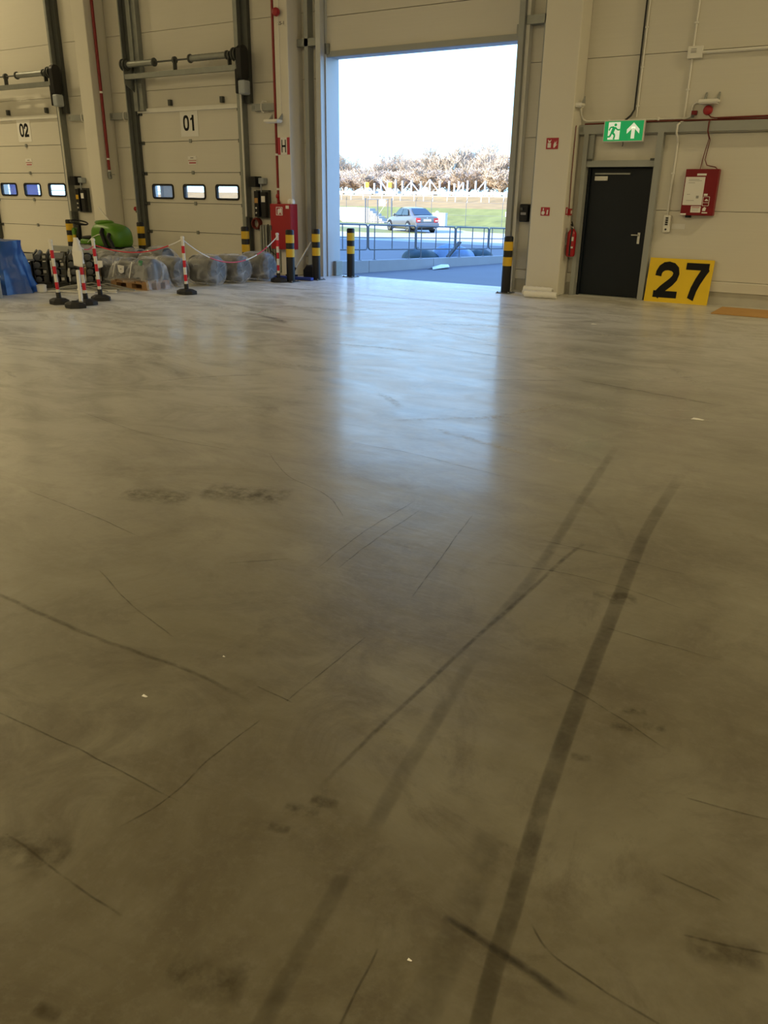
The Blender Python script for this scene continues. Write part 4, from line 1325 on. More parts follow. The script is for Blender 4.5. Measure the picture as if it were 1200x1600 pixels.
# boards on top
for ss, z, w, L, mt, lb in ((0.02, 0.485, 0.30, 1.5, 'steel_paint', 'long grey board on the stack beside the blue tarpaulin'), (0.52, 0.487, 0.22, 1.6, 'beam_dark', 'long dark board on the third beam stack'), (0.97, 0.61, 0.34, 1.5, 'steel_paint', 'long grey board on the stacks nearest the wrapped pallet')):
    a_ = B0 + BX * ss + BY * 0.05 + V((0, 0, z))
    MB().bar(a_, a_ + BY * L, w, 0.03).build('steel_board', M[mt], label=lb, cat='board')
# long grey profile behind
t = thing('steel_profile', 'long grey steel profile on blocks in front of the green machine', 'steel profile', (-14.3, 12.12, 0))
box(-16.3, -12.55, 12.06, 12.16, 0.34, 0.46).build('profile', M['steel_paint'], t, bevel=0.008)
for x in (-15.9, -14.4, -12.9):
    box(x - 0.08, x + 0.08, 12.03, 12.19, 0, 0.34).build('block', M['beam_dark'], t)
# loose strips on the floor
for i in range(9):
    u = i / 8
    x0 = -12.25 + 0.05 * i + rnd.uniform(-0.05, 0.05)
    y0 = 8.78 + 0.05 * i
    a = V((x0, y0, 0.012 + 0.012 * (i % 3)))
    b = a + V((0.95 + rnd.uniform(-0.2, 0.2), 0.35 + rnd.uniform(-0.12, 0.15), 0.02 + 0.02 * (i % 2)))
    mid = a.lerp(b, 0.5) + V((0, 0.02, 0.05 * (i % 3)))
    lab = ['front edge', 'front', 'second row', 'third row', 'middle', 'middle back', 'back half', 'back', 'rear edge'][i]
    MB().tube([a, a.lerp(mid, 0.5) + V((0, 0.02, 0.01)), mid, b], 0.012, 6).build('metal_strip', M['strip' if i % 3 else 'white'], smooth=True, label='loose grey metal strip at the %s of the pile before the beams' % lab, cat='metal strip', group='loose strips on the floor')

# ---------------------------------------------------------------- wrapped goods
def pallet(x0, x1, y0, y1, label):
    t = thing('pallet', label, 'pallet', ((x0 + x1) / 2, (y0 + y1) / 2, 0), group='wooden pallets')
    for yy in (y0, (y0 + y1) / 2 - 0.05, y1 - 0.1):
        for xx in (x0, (x0 + x1) / 2 - 0.07, x1 - 0.14):
            box(xx, xx + 0.14, yy, yy + 0.1, 0.022, 0.10).build('block', M['wood'], t)
        box(x0, x1, yy, yy + 0.1, 0.0, 0.022).build('bottom_board', M['wood'], t)
        box(x0, x1, yy, yy + 0.1, 0.10, 0.12).build('stringer_board', M['wood'], t)
    n = 6
    for i in range(n):
        a = x0 + (x1 - x0 - 0.13) * i / (n - 1)
        box(a, a + 0.13, y0, y1, 0.12, 0.142).build('top_board', M['wood'], t)


pallet(-11.95, -11.02, 9.98, 10.50, 'wooden pallet under the front wrapped goods')
pallet(-14.25, -12.02, 11.20, 11.95, 'wooden pallet under the rear row of wrapped goods')


def drape(x0, x1, y0, y1, lumps, base, skirt, seed, nx=46, ny=30, skirt_r=None):
    # a sheet falling over rounded goods: lumps are (cx, cy, rx, ry, top)
    def fn(u, v):
        x, y = x0 + (x1 - x0) * u, y0 + (y1 - y0) * v
        z = base + 0.03
        for cx, cy, rx, ry, top in lumps:
            q = ((x - cx) / rx) ** 2 + ((y - cy) / ry) ** 2
            if q < 1.6:
                z = max(z, base + (top - base) * math.sqrt(max(0, 1 - q / 1.6)) ** 0.8)
        e = min(u, 1 - u, v, 1 - v)
        nz = noise.fractal(V((x * 3, y * 3, seed)), 1.0, 2.0, 2)
        ridge = abs(noise.noise(V((x * 4 + y * 2, y * 4 - x, seed + 3))))
        z += 0.03 * nz + 0.05 * (0.3 - ridge) * (1 if e > 0.05 else 0.5)
        if e < 0.09:
            k_ = 1 - e / 0.09
            z = z * (1 - k_) + ((skirt_r if skirt_r is not None and u > 0.9 else skirt) + 0.05 * noise.noise(V((x * 4, y * 4, seed + 7)))) * k_
            x += 0.04 * nz
            y += 0.04 * nz
        return (x, y, max(0.006, z))
    return MB().grid(nx, ny, fn)


# front pallet: two machine bodies under film
t = thing('wrapped_machine', 'film wrapped dark machine parts with white tags on the front pallet', 'wrapped goods', (-11.5, 10.27, 0.142))
for i, (cx, cy, r, L) in enumerate(((-11.72, 10.28, 0.17, 0.40), (-11.28, 10.28, 0.18, 0.34))):
    mm = MB().lathe([(r * 0.7, -L / 2), (r, -L / 2 + 0.03), (r, L / 2 - 0.03), (r * 0.7, L / 2)], (cx, cy, 0.15 + r), (1, 0, 0), 20)
    mm.build('machine_core', M['drum'], t, smooth=True)
drape(-12.04, -10.92, 9.92, 10.56, [(-11.72, 10.26, 0.32, 0.30, 0.50), (-11.28, 10.26, 0.30, 0.30, 0.54)], 0.16, 0.14, 2.0, 56, 34, 0.0).build('plastic_wrap', M['film'], t, smooth=True)
MB().prism([(-11.62, 0.36), (-11.60, 0.29), (-11.55, 0.27), (-11.49, 0.29), (-11.47, 0.40), (-11.62, 0.41)], 1, 9.885, 9.90).build('delivery_tag', M['paper'], t)
box(-11.56, -11.525, 9.880, 9.886, 0.335, 0.355).build('tag_print', M['print_grey'], t)
for xx in (-11.74, -11.32):
    MB().tube([(xx + 0.02, 9.93, 0.47), (xx, 9.90, 0.33), (xx - 0.05, 9.90, 0.20)], 0.008, 6).build('tie_strap', M['white'], t, smooth=True)
MB().grid(4, 4, lambda u, v: (-11.22 + 0.10 * u, 9.99 + 0.03 * v, 0.42 + 0.08 * v)).build('green_sticker', node_mat('green_sticker', (0.03, 0.20, 0.10), 0.6), t, smooth=True)
t = thing('wrapped_crate', 'film wrapped grey bundle between the beam stack and the front pallet', 'wrapped goods', (-12.22, 10.32, 0))
box(-12.42, -12.06, 10.14, 10.50, 0.0, 0.36).build('crate', M['drum'], t, bevel=0.04)
drape(-12.52, -11.98, 10.04, 10.60, [(-12.24, 10.32, 0.25, 0.25, 0.52)], 0.30, 0.05, 21.0, 26, 24).build('plastic_wrap', M['film'], t, smooth=True)
# rear pallet goods: three
for i, (cx, top, lb) in enumerate(((-13.85, 0.50, 'film wrapped grey drum at the left end of the rear pallet'), (-13.12, 0.55, 'film wrapped grey drum in the middle of the rear pallet'), (-12.40, 0.62, 'film wrapped brown tinted drum at the right end of the rear pallet'))):
    t = thing('wrapped_drum', lb, 'wrapped goods', (cx, 11.58, 0.142), group='film wrapped drums on the rear pallet')
    r = (top - 0.18) / 2
    MB().lathe([(r * 0.6, -0.26), (r, -0.22), (r, 0.22), (r * 0.6, 0.26)], (cx, 11.58, 0.15 + r), (1, 0.2, 0), 20).build('drum', M['drum'] if i < 2 else M['beam_dark'], t, smooth=True)
    drape(cx - 0.40, cx + 0.40, 11.22, 11.94, [(cx, 11.58, 0.36, 0.33, top)], 0.16, 0.12, 5.0 + i, 30, 26).build('plastic_wrap', M['film'], t, smooth=True)


def wrapped_roll(fx_, cy, r, L, label, seed):
    # a dark drum lying along X, its round face to the right, in a loose film bag
    t = thing('wrapped_roll', label, 'wrapped goods', (fx_ - L / 2, cy, 0), group='film wrapped drums behind the chain')
    zc = r + 0.03
    d = MB().lathe([(r * 0.3, -0.03), (r * 0.82, -0.03), (r * 0.9, 0.0), (r, 0.015), (r, L - 0.02), (r * 0.9, L)], (fx_, cy, zc), (-1, 0, 0), 28).build('drum', M['drum'], t, smooth=True)
    MB().lathe([(r * 0.28, -0.045), (r * 0.28, 0.02)], (fx_, cy, zc), (-1, 0, 0), 16).build('hub', M['cap_grey'], d, smooth=True)
    for i in range(5):
        a = i * 2 * math.pi / 5 + seed
        MB().bar((fx_ + 0.036, cy + r * 0.28 * math.cos(a), zc + r * 0.28 * math.sin(a)), (fx_ + 0.036, cy + r * 0.8 * math.cos(a), zc + r * 0.8 * math.sin(a)), 0.03, 0.012, (1, 0, 0)).build('face_rib', M['cap_grey'], d)
    rings = []
    prof = [(0.06, 0.06), (0.45, 0.055), (0.85, 0.05), (1.0, 0.02), (1.07, -0.03), (1.10, -L * 0.25), (1.09, -L * 0.5), (1.08, -L * 0.8), (1.0, -L * 1.02), (0.6, -L * 1.12), (0.1, -L * 1.15)]
    N = 56
    for i, (q, dx) in enumerate(prof):
        ring = []
        for kk in range(N):
            a = 2 * math.pi * kk / N
            wr = 0.12 * noise.noise(V((math.cos(a) * 1.4, math.sin(a) * 1.4, i * 0.25 + seed))) + 0.06 * abs(noise.noise(V((math.cos(a) * 4, math.sin(a) * 4, i * 0.10 + seed * 2))))
            rr = r * (q + (wr if q > 0.3 else 0))
            sag = 0.0
            if math.sin(a) < -0.2 and q > 0.8:
                rr *= 1.0 + 0.12 * (-math.sin(a))
            ring.append((fx_ + dx + 0.05 * wr, cy + rr * math.cos(a), max(0.004, zc + rr * math.sin(a))))
        rings.append(ring)
    MB().loft(rings).build('plastic_wrap', M['film'], t, smooth=True)


wrapped_roll(-11.10, 10.86, 0.235, 0.50, 'film wrapped black drum behind the middle barrier post', 0.3)
wrapped_roll(-10.72, 11.42, 0.245, 0.55, 'film wrapped drum second from the middle barrier post with loose folds', 1.7)
wrapped_roll(-10.62, 12.02, 0.235, 0.55, 'film wrapped drum third from the middle barrier post', 3.1)
wrapped_roll(-10.52, 12.66, 0.245, 0.55, 'film wrapped drum nearest the red hose cabinet', 4.4)
drape(-12.25, -11.05, 10.72, 11.16, [(-11.85, 10.95, 0.4, 0.22, 0.50), (-11.4, 10.95, 0.3, 0.2, 0.45)], 0.12, 0.02, 11.0, 36, 20).build('film_heap', M['film'], smooth=True, label='loose heap of clear film behind the front pallet', cat='plastic film')

# ---------------------------------------------------------------- green ride-on scrubber
gx, gy = -15.30, 12.65
t = thing('floor_scrubber', 'green and black ride-on floor scrubber by the column', 'cleaning machine', (gx, gy, 0))


def blob(x0, x1, y0, y1, z0, z1, ex=3.0, ez=3.0, taper=0.0, n=20, m=12, slope=0.0):
    cx, cy, cz = (x0 + x1) / 2, (y0 + y1) / 2, (z0 + z1) / 2
    rx, ry, rz = (x1 - x0) / 2, (y1 - y0) / 2, (z1 - z0) / 2
    sg = lambda v, e: (abs(v) ** (2 / e)) * (1 if v >= 0 else -1)
    rings = []
    for j in range(m + 1):
        p = -math.pi / 2 + math.pi * (j + 0.02) / (m + 0.04)
        cz_, cr = sg(math.sin(p), ez), abs(math.cos(p)) ** (2 / ez)
        k_ = 1 - taper * (cz_ + 1) / 2
        ring = []
        for i in range(n):
            a = 2 * math.pi * i / n
            xx = cx + rx * cr * sg(math.cos(a), ex) * k_
            ring.append((xx, cy + ry * cr * sg(math.sin(a), ex) * k_, cz + rz * cz_ * (1 - slope * (xx - cx) / rx * (cz_ > 0))))
        rings.append(ring)
    return MB().loft(rings)


blob(gx - 0.75, gx + 0.82, gy - 0.34, gy + 0.34, 0.05, 0.52, 5, 5).build('chassis', M['black'], t, smooth=True)
tank = blob(gx - 0.12, gx + 0.82, gy - 0.33, gy + 0.33, 0.40, 0.96, 4, 3.2, 0.12, 24, 14, 0.16).build('tank', M['green'], t, smooth=True)
MB().lathe([(0.20, 0.0), (0.21, 0.03), (0.17, 0.06), (0.05, 0.075)], (gx + 0.15, gy, 0.945), (0, 0, 1), 20).build('tank_lid', M['green'], tank, smooth=True)
MB().tube([(gx - 0.08, gy - 0.325, 0.55), (gx + 0.1, gy - 0.335, 0.66), (gx + 0.3, gy - 0.335, 0.725), (gx + 0.48, gy - 0.33, 0.735)], 0.008, 6).build('styling_line', M['white'], tank, smooth=True)
for dx in (0.0, 0.20):
    MB().tube([(gx + 0.42 + dx, gy - 0.30, 0.84 - dx * 0.5), (gx + 0.46 + dx, gy - 0.37, 0.78 - dx * 0.5), (gx + 0.54 + dx, gy - 0.37, 0.58), (gx + 0.60 + dx, gy - 0.36, 0.42)], 0.045, 10).build('suction_hose', M['black'], t, smooth=True)
blob(gx - 0.50, gx - 0.10, gy - 0.25, gy + 0.25, 0.46, 0.62, 4, 4).build('seat_base', M['green'], t, smooth=True)
blob(gx - 0.46, gx - 0.12, gy - 0.22, gy + 0.22, 0.60, 0.68, 4, 3).build('seat', M['black'], t, smooth=True)
MB().prism([(gx - 0.86, 0.10), (gx - 0.74, 0.10), (gx - 0.80, 0.80), (gx - 0.84, 0.84), (gx - 0.90, 0.80)], 1, gy - 0.09, gy + 0.09).build('front_shield', M['green'], t, bevel=0.03)
MB().tube([(gx - 0.80, gy, 0.45), (gx - 0.70, gy, 0.90)], [0.09, 0.035], 12).build('steering_column', M['black'], t, smooth=True)
box(gx - 0.79, gx - 0.73, gy - 0.14, gy - 0.10, 0.50, 0.68).build('column_sticker', M['yellow'], t)
w = MB().torus((gx - 0.70, gy, 0.945), 0.185, 0.018, (0.25, 0, 1), 28, 8)
sw = w.build('steering_wheel', M['black'], t, smooth=True)
for a in (0.3, 2.4, 4.5):
    MB().tube([(gx - 0.70, gy, 0.93), (gx - 0.70 + 0.18 * math.cos(a), gy + 0.18 * math.sin(a), 0.945 - 0.045 * math.cos(a))], 0.012, 6).build('spoke', M['black'], sw)
for wx in (gx - 0.62, gx + 0.55):
    for wy in (gy - 0.33, gy + 0.27):
        MB().lathe([(0.10, 0), (0.13, 0.01), (0.13, 0.05), (0.10, 0.06)], (wx, wy, 0.13), (0, 1, 0), 18).build('wheel', M['rubber'], t, smooth=True)
MB().tube([(gx + 0.02, gy + 0.33, 0.55), (gx - 0.08, gy + 0.36, 0.96), (gx - 0.50, gy + 0.42, 1.27)], 0.018, 8).build('broom_handle', M['white'], t, smooth=True)

# ---------------------------------------------------------------- sweeping tools by the gate
t = thing('floor_squeegee', 'wide blue floor broom lying behind the front bollards', 'broom', (-10.4, 13.15, 0))
MB().bar((-10.98, 13.12, 0.035), (-9.86, 13.22, 0.035), 0.10, 0.05).build('head', M['blue'], t)
MB().bar((-10.98, 13.12, 0.008), (-9.86, 13.22, 0.008), 0.08, 0.012).build('bristles', M['black'], t)
t = thing('push_broom', 'broom with a white handle leaning against the second bollard', 'broom', (-10.35, 13.35, 0))
MB().bar((-10.60, 13.34, 0.05), (-10.35, 13.36, 0.05), 0.07, 0.06).build('head', M['black'], t)
MB().tube([(-10.46, 13.35, 0.07), (-10.38, 13.37, 0.22)], 0.018, 8).build('socket', M['black'], t)
MB().tube([(-10.38, 13.37, 0.22), (-10.04, 13.44, 0.72)], 0.013, 8).build('handle', M['white'], t, smooth=True)
t = thing('dustpan', 'black dustpan with a short white handle behind the second bollard', 'dustpan', (-10.18, 13.66, 0))
MB().prism([(-10.36, 0.0), (-10.06, 0.0), (-10.08, 0.20), (-10.16, 0.26), (-10.28, 0.26), (-10.36, 0.16)], 1, 13.58, 13.80).build('pan', M['black'], t, bevel=0.02)
MB().tube([(-10.13, 13.70, 0.24), (-10.06, 13.72, 0.62)], 0.014, 8).build('handle', M['white'], t, smooth=True)
# foam rolls at the foot of the wide column
for i, (x0, y0, x1, y1, z, lb) in enumerate(((-5.36, 13.30, -4.80, 13.36, 0.062, 'white foam roll lying in front at the foot of the wide column'), (-5.46, 13.52, -4.93, 13.50, 0.115, 'white foam roll lying behind another at the wide column'), (-5.50, 13.66, -5.25, 13.45, 0.055, 'short white foam piece under the crossed foam rolls'))):
    t = thing('foam_roll', lb, 'foam roll', ((x0 + x1) / 2, (y0 + y1) / 2, 0), group='white foam rolls')
    d = (V((x1, y1, 0)) - V((x0, y0, 0))).normalized()
    n = 14
    pts = [V((x0, y0, z)).lerp(V((x1, y1, z)), u / n) for u in range(n + 1)]
    MB().tube(pts, [0.055 + 0.004 * math.sin(u * 2.1 + i) for u in range(n + 1)], 16).build('sleeve', M['foam'], t, smooth=True)
    for p, s_ in ((pts[0], -1), (pts[-1], 1)):
        MB().lathe([(0.024, 0), (0.024, 0.006)], p, d * s_, 10).build('core', M['plinth'], t)

# ---------------------------------------------------------------- marks on the floor
def strip_mark(name, pts, width, mat, z=0.0012, wob=0.0, subdiv=10):
    P = [V((x, y, 0)) for x, y in pts]
    Q = []
    n = len(P)
    for i in range(n - 1):      # Catmull-Rom
        p0, p1, p2, p3 = P[max(i - 1, 0)], P[i], P[i + 1], P[min(i + 2, n - 1)]
        for k in range(subdiv):
            u = k / subdiv
            Q.append(0.5 * ((2 * p1) + (p2 - p0) * u + (2 * p0 - 5 * p1 + 4 * p2 - p3) * u * u + (3 * p1 - p0 - 3 * p2 + p3) * u ** 3))
    Q.append(P[-1])
    ww = width if isinstance(width, (list, tuple)) else (width, width)
    vs, fs, uvs = [], [], []
    N = len(Q)
    for i, p in enumerate(Q):
        d = (Q[min(i + 1, N - 1)] - Q[max(i - 1, 0)]).normalized()
        s = V((-d.y, d.x, 0))
        u = i / (N - 1)
        w_ = (ww[0] + (ww[1] - ww[0]) * u) / 2
        off = wob * noise.noise(V((p.x * 9, p.y * 9, 1)))
        vs += [tuple(p + s * (off - w_) + V((0, 0, z))), tuple(p + s * (off + w_) + V((0, 0, z)))]
        uvs += [(u, 0.0), (u, 1.0)]
    for i in range(N - 1):
        fs.append((2 * i, 2 * i + 1, 2 * i + 3, 2 * i + 2))
    me = bpy.data.meshes.new(name)
    org = ORG['floor']
    me.from_pydata([tuple(V(v) - org) for v in vs], [], fs)
    uv = me.uv_layers.new(name='UVMap')
    for lp in me.loops:
        uv.data[lp.index].uv = uvs[lp.vertex_index]
    me.materials.append(mat)
    o = bpy.data.objects.new(name, me)
    C.objects.link(o)
    o.parent = floor
    return o


DARK = (0.036, 0.028, 0.014)
mk = {
    'tyre': mark_material('tyre_rubber', DARK, 0.42, 9, 0.20, 0.62, 0.42, 6.0),
    'tyre_soft': mark_material('tyre_rubber_faint', DARK, 0.30, 7, 0.30, 0.66, 0.42, 3.0),
    'tyre_arc': mark_material('tyre_rubber_arc', DARK, 0.38, 22, 0.28, 0.60, 0.45, 2.0),
    'scratch': mark_material('scratch_dark', DARK, 0.42, 16, 0.30, 0.55, 0.5, 2.0),
    'skid': mark_material('skid_dark', (0.03, 0.024, 0.014), 0.7, 12, 0.28, 0.58, 0.5, 1.5),
    'stain': mark_material('oil_stain', (0.06, 0.045, 0.02), 0.5, 16, 0.40, 0.64, 0.45, 1.6),
    'dust': mark_material('dust_pale', (0.56, 0.54, 0.48), 0.40, 26, 0.40, 0.66, 0.7, 2.0),
    'joint': mark_material('joint_pale', (0.62, 0.60, 0.54), 0.75, 20, 0.15, 0.5, 0.6, 8.0),
}
ZL = [0.0]


def mark(name, pts, width, mat, wob=0.0):
    ZL[0] += 0.00004
    return strip_mark(name, pts, width, mk[mat], 0.0008 + ZL[0], wob)


mark('tyre_mark', [(-0.875, 5.014), (-0.816, 3.946), (-0.715, 3.094), (-0.648, 2.544), (-0.583, 2.06), (-0.527, 1.701), (-0.468, 1.386), (-0.437, 1.205), (-0.392, 1.001), (-0.34, 0.75)], (0.07, 0.042), 'tyre')
mark('tyre_mark', [(-1.03, 3.62), (-1.056, 3.411), (-1.072, 2.929), (-1.095, 2.469), (-1.104, 2.078), (-1.112, 1.796), (-1.11, 1.479)], (0.028, 0.020), 'tyre_arc')
mark('tyre_mark', [(-1.04, 2.35), (-1.001, 2.099), (-0.959, 1.818), (-0.929, 1.611), (-0.880, 1.36)], 0.055, 'tyre_soft')
mark('tyre_mark', [(-0.875, 1.25), (-0.861, 1.204), (-0.825, 1.014), (-0.786, 0.813), (-0.74, 0.6)], 0.05, 'tyre_soft')
mark('tyre_mark', [(-1.40, 5.4), (-1.25, 4.2), (-1.12, 3.2), (-1.075, 2.5)], 0.06, 'tyre_soft')
mark('tyre_mark', [(-3.1, 1.70), (-2.949, 1.697), (-2.519, 1.687), (-2.158, 1.693), (-1.849, 1.714), (-1.56, 1.69)], (0.03, 0.022), 'tyre_arc', 0.01)
mark('tyre_mark', [(-0.62, 1.6), (-0.56, 1.3), (-0.52, 1.0), (-0.48, 0.7)], 0.09, 'tyre_soft')
for pts in ([(-1.60, 1.772), (-1.43, 1.762)], [(-2.35, 1.18), (-2.202, 1.193), (-1.843, 1.212), (-1.40, 1.215)], [(-1.464, 1.63), (-1.466, 1.491), (-1.459, 1.33)], [(-1.459, 1.33), (-1.447, 1.215), (-1.47, 1.06)], [(-0.415, 1.37), (-0.345, 1.319), (-0.234, 1.297), (-0.06, 1.28)],
            [(-2.80, 2.09), (-2.453, 1.954), (-2.08, 1.85)], [(-2.95, 4.40), (-2.51, 4.417), (-2.102, 4.367), (-1.70, 4.32)], [(-2.034, 3.66), (-2.034, 3.136), (-1.975, 2.62)], [(-1.94, 3.55), (-1.93, 3.05), (-1.90, 2.7)], [(-1.36, 3.14), (-1.065, 3.221), (-0.771, 3.236), (-0.45, 3.18)],
            [(-1.25, 3.53), (-0.862, 3.539), (-0.52, 3.527)], [(-2.36, 2.46), (-2.15, 2.66)], [(-1.67, 3.65), (-1.558, 3.079), (-1.47, 2.64)], [(-1.453, 1.75), (-1.458, 2.26)], [(-0.685, 1.12), (-0.65, 0.88)], [(-0.20, 2.01), (0.05, 2.05)], [(-0.10, 1.53), (0.10, 1.59)], [(-0.19, 1.688), (-0.04, 1.683)],
            [(-0.78, 2.39), (-0.514, 2.304), (-0.30, 2.20)], [(-1.72, 0.88), (-1.459, 0.869), (-1.24, 0.866)], [(-0.68, 2.845), (-0.24, 2.842)], [(-4.0, 2.56), (-3.438, 2.518), (-2.92, 2.45)], [(-3.3, 3.9), (-2.9, 3.6), (-2.5, 3.45), (-2.2, 3.2)], [(-5.2, 3.9), (-4.3, 3.75), (-3.5, 3.8)]):
    mark('scratch', pts, 0.0075, 'scratch', 0.006)
mark('skid_mark', [(-0.60, 1.278), (-0.497, 1.266), (-0.413, 1.257), (-0.25, 1.23)], (0.022, 0.03), 'skid', 0.004)
mark('skid_mark', [(-7.9, 8.93), (-7.5, 8.83), (-7.221, 8.733), (-6.95, 8.60), (-6.75, 8.40)], 0.14, 'tyre_arc')
for (x, y), r in zip([(-0.451, 2.234), (-0.359, 2.293), (-0.439, 2.344), (-1.097, 1.37), (-1.065, 1.439), (-1.109, 1.291), (-0.511, 2.015), (-1.613, 0.87), (-0.01, 1.532), (-1.19, 0.621), (-0.735, 3.115), (-0.964, 0.851), (-2.9, 3.2), (-3.3, 2.9)], [0.035, 0.035, 0.04, 0.05, 0.04, 0.03, 0.03, 0.12, 0.08, 0.03, 0.09, 0.09, 0.25, 0.2]):
    mark('stain', [(x - r, y - r * 0.3), (x, y), (x + r, y + r * 0.4)], r * 1.3, 'stain', 0.01)
for pts, w_ in (([(-2.6, 5.3), (-2.325, 5.838), (-2.123, 6.311), (-1.805, 6.696), (-1.346, 7.017), (-0.9, 7.2)], 0.10), ([(-2.35, 5.85), (-2.149, 6.085), (-1.858, 6.338), (-1.494, 6.541), (-1.0, 6.80)], 0.12), ([(-1.75, 4.9), (-1.69, 5.118), (-1.528, 5.61), (-1.308, 6.012), (-1.1, 6.4)], 0.14), ([(-1.80, 8.6), (-1.732, 8.446), (-1.431, 7.919), (-1.073, 7.379)], 0.12),
                ([(-2.9, 7.6), (-2.71, 7.745), (-2.328, 8.221), (-1.656, 8.116)], 0.10), ([(-2.5, 5.5), (-2.215, 5.452), (-1.95, 5.44)], 0.05), ([(-3.6, 10.0), (-2.827, 10.112), (-2.1, 10.26)], 0.18), ([(-6.3, 7.2), (-5.2, 7.6), (-4.2, 7.7)], 0.10), ([(-8.8, 9.4), (-7.6, 9.9), (-6.4, 10.0)], 0.16), ([(-9.2, 7.4), (-8.4, 7.2), (-7.6, 7.3)], 0.16),
                ([(-10.0, 9.2), (-9.0, 9.3), (-8.2, 9.0)], 0.2), ([(-5.2, 9.6), (-4.4, 9.9), (-3.4, 9.8)], 0.14), ([(-5.8, 11.0), (-4.9, 11.1), (-3.9, 11.2)], 0.2)):
    mark('dust_streak', pts, w_, 'dust', 0.03)
for i in range(46):     # thin scuffs and sweep lines towards the gate
    x, y = rnd.uniform(-10.2, -0.8), rnd.uniform(4.2, 12.6)
    a_ = rnd.gauss(0.25, 0.35)
    L = rnd.uniform(0.4, 1.5)
    bend = rnd.uniform(-0.25, 0.25)
    P_ = [(x + L * u * math.cos(a_ + bend * u), y + L * u * math.sin(a_ + bend * u)) for u in (-0.5, -0.15, 0.2, 0.5)]
    if i % 3:
        mark('dust_streak', P_, rnd.uniform(0.03, 0.09), 'dust', 0.03)
    else:
        mark('scratch', P_, rnd.uniform(0.02, 0.04), 'tyre_arc', 0.02)
mark('floor_joint', [(-12.0, 11.86), (-4.23, 11.86), (-1.27, 11.85), (6.0, 11.85)], 0.03, 'joint')
# litter on the floor
for (x, y), s, lb in (((-1.071, 6.445), 0.035, 'small white paper scrap on the floor right of the reflection'), ((-0.607, 1.13), 0.004, 'tiny white crumb on the floor near the lower edge'), ((-1.875, 1.515), 0.008, 'tiny white sliver on the floor at the left'), ((-3.351, 10.916), 0.03, 'white crumpled scrap before the dark door'), ((-1.82, 1.849), 0.004, 'tiny white crumb beyond the left tyre arc')):
    MB().add([(x - s * 1.4, y - s * 0.5, 0.002), (x + s * 1.2, y - s * 0.4, 0.004), (x + s * 1.4, y + s * 0.6, 0.003), (x - s, y + s * 0.5, 0.006 + s * 0.1), (x, y, 0.003 + s * 0.3)], [(0, 1, 4), (1, 2, 4), (2, 3, 4), (3, 0, 4), (0, 3, 2, 1)]).build('paper_scrap', M['paper'], label=lb, cat='litter')

# ---------------------------------------------------------------- outside: ground, ramp kerb and railing
def gz(y):
    pr = [(14.66, -0.003), (17.5, -0.33), (25.0, -0.45), (32.0, -0.5), (500, -0.5)]
    for (a, za), (b, zb) in zip(pr[:-1], pr[1:]):
        if y <= b:
            return za + (zb - za) * (max(y, a) - a) / (b - a)
    return -0.5


YS = [14.66, 16, 17.5, 20, 25, 32, 36.0]
m = MB()
m.grid(1, len(YS) - 1, lambda u, v: (-120 + 170 * u, YS[round(v * (len(YS) - 1))], gz(YS[round(v * (len(YS) - 1))])))
m.build('ground', M['asphalt'], kind='structure', label='shaded grey paving outside the gateway')
MB().grid(1, 1, lambda u, v: (-120 + 170 * u, 36.0 + 24.5 * v, -0.5)).build('ground', M['concrete_out'], kind='structure', label='pale sunlit concrete road beyond the railing')  # paler past the shadow edge, so part of the sun's brightness is in the colour


def patch(pts, z, mat, name, label):
    return MB().prism(pts, 2, z - 0.03, z).build(name, mat, label=label, kind='structure')


patch([(-40, 44.5), (-33, 43.2), (-28.2, 43.2), (-24.6, 44.6), (-27.5, 46.2), (-31.5, 49.0), (-40, 50.5)], -0.475, M['grass'], 'ground_verge', 'thin strip of grass verge in front of the silver car')
patch([(-24.5, 50.0), (-22.0, 48.8), (-15, 48.0), (-10, 60), (-31.5, 60), (-28.2, 54.5)], -0.475, M['grass'], 'ground_verge', 'grass verge at the foot of the embankment behind the car')
patch([(-60, 52.0), (-36.5, 54.0), (-33.5, 60), (-60, 60)], -0.478, M['grass'], 'ground_verge', 'grass verge beside the white wing wall')


def bank(x0, x1, prof, mat, label, amp, seed, nx=90):
    n = len(prof) - 1
    sub = 4
    P = []
    for (a, za), (b, zb) in zip(prof[:-1], prof[1:]):
        for k_ in range(sub):
            P.append((a + (b - a) * k_ / sub, za + (zb - za) * k_ / sub))
    P.append(prof[-1])
    ny = len(P) - 1

    def fn(u, v):
        y, z = P[round(v * ny)]
        x = x0 + (x1 - x0) * u
        e = amp * noise.fractal(V((x * 0.4, y * 0.6, seed)), 1.0, 2.0, 3)
        return (x, y, z + (e if 0 < v < 1 else 0))
    return MB().grid(nx, ny, fn).build('embankment', mat, smooth=True, kind='structure', label=label)


bank(-75, 0, [(59.5, -0.5), (61.5, 0.0), (64.0, 0.70)], M['grass'], 'green grass embankment beyond the yard', 0.10, 1.0)
bank(-75, 0, [(64.0, 0.70), (68.0, 1.05), (74.0, 1.72)], M['dry_grass'], 'dry brown upper slope of the embankment', 0.12, 4.0)
MB().grid(1, 1, lambda u, v: (-400 + 500 * u, 74.0 + 330 * v, 1.72)).build('ground', M['dry_grass'], kind='structure', label='dry field on top of the embankment')

# kerb wall along the ramp, in blocks
KA, KB = V((-12.33, 18.26, 0)), V((-11.34, 25.8, 0))
KD = (KB - KA).normalized()
KN = V((-KD.y, KD.x, 0))


def kp(s, off, z):
    p = KA + KD * s + KN * off
    return (p.x, p.y, z)


def ktop(s):
    return -0.02 - 0.0263 * s


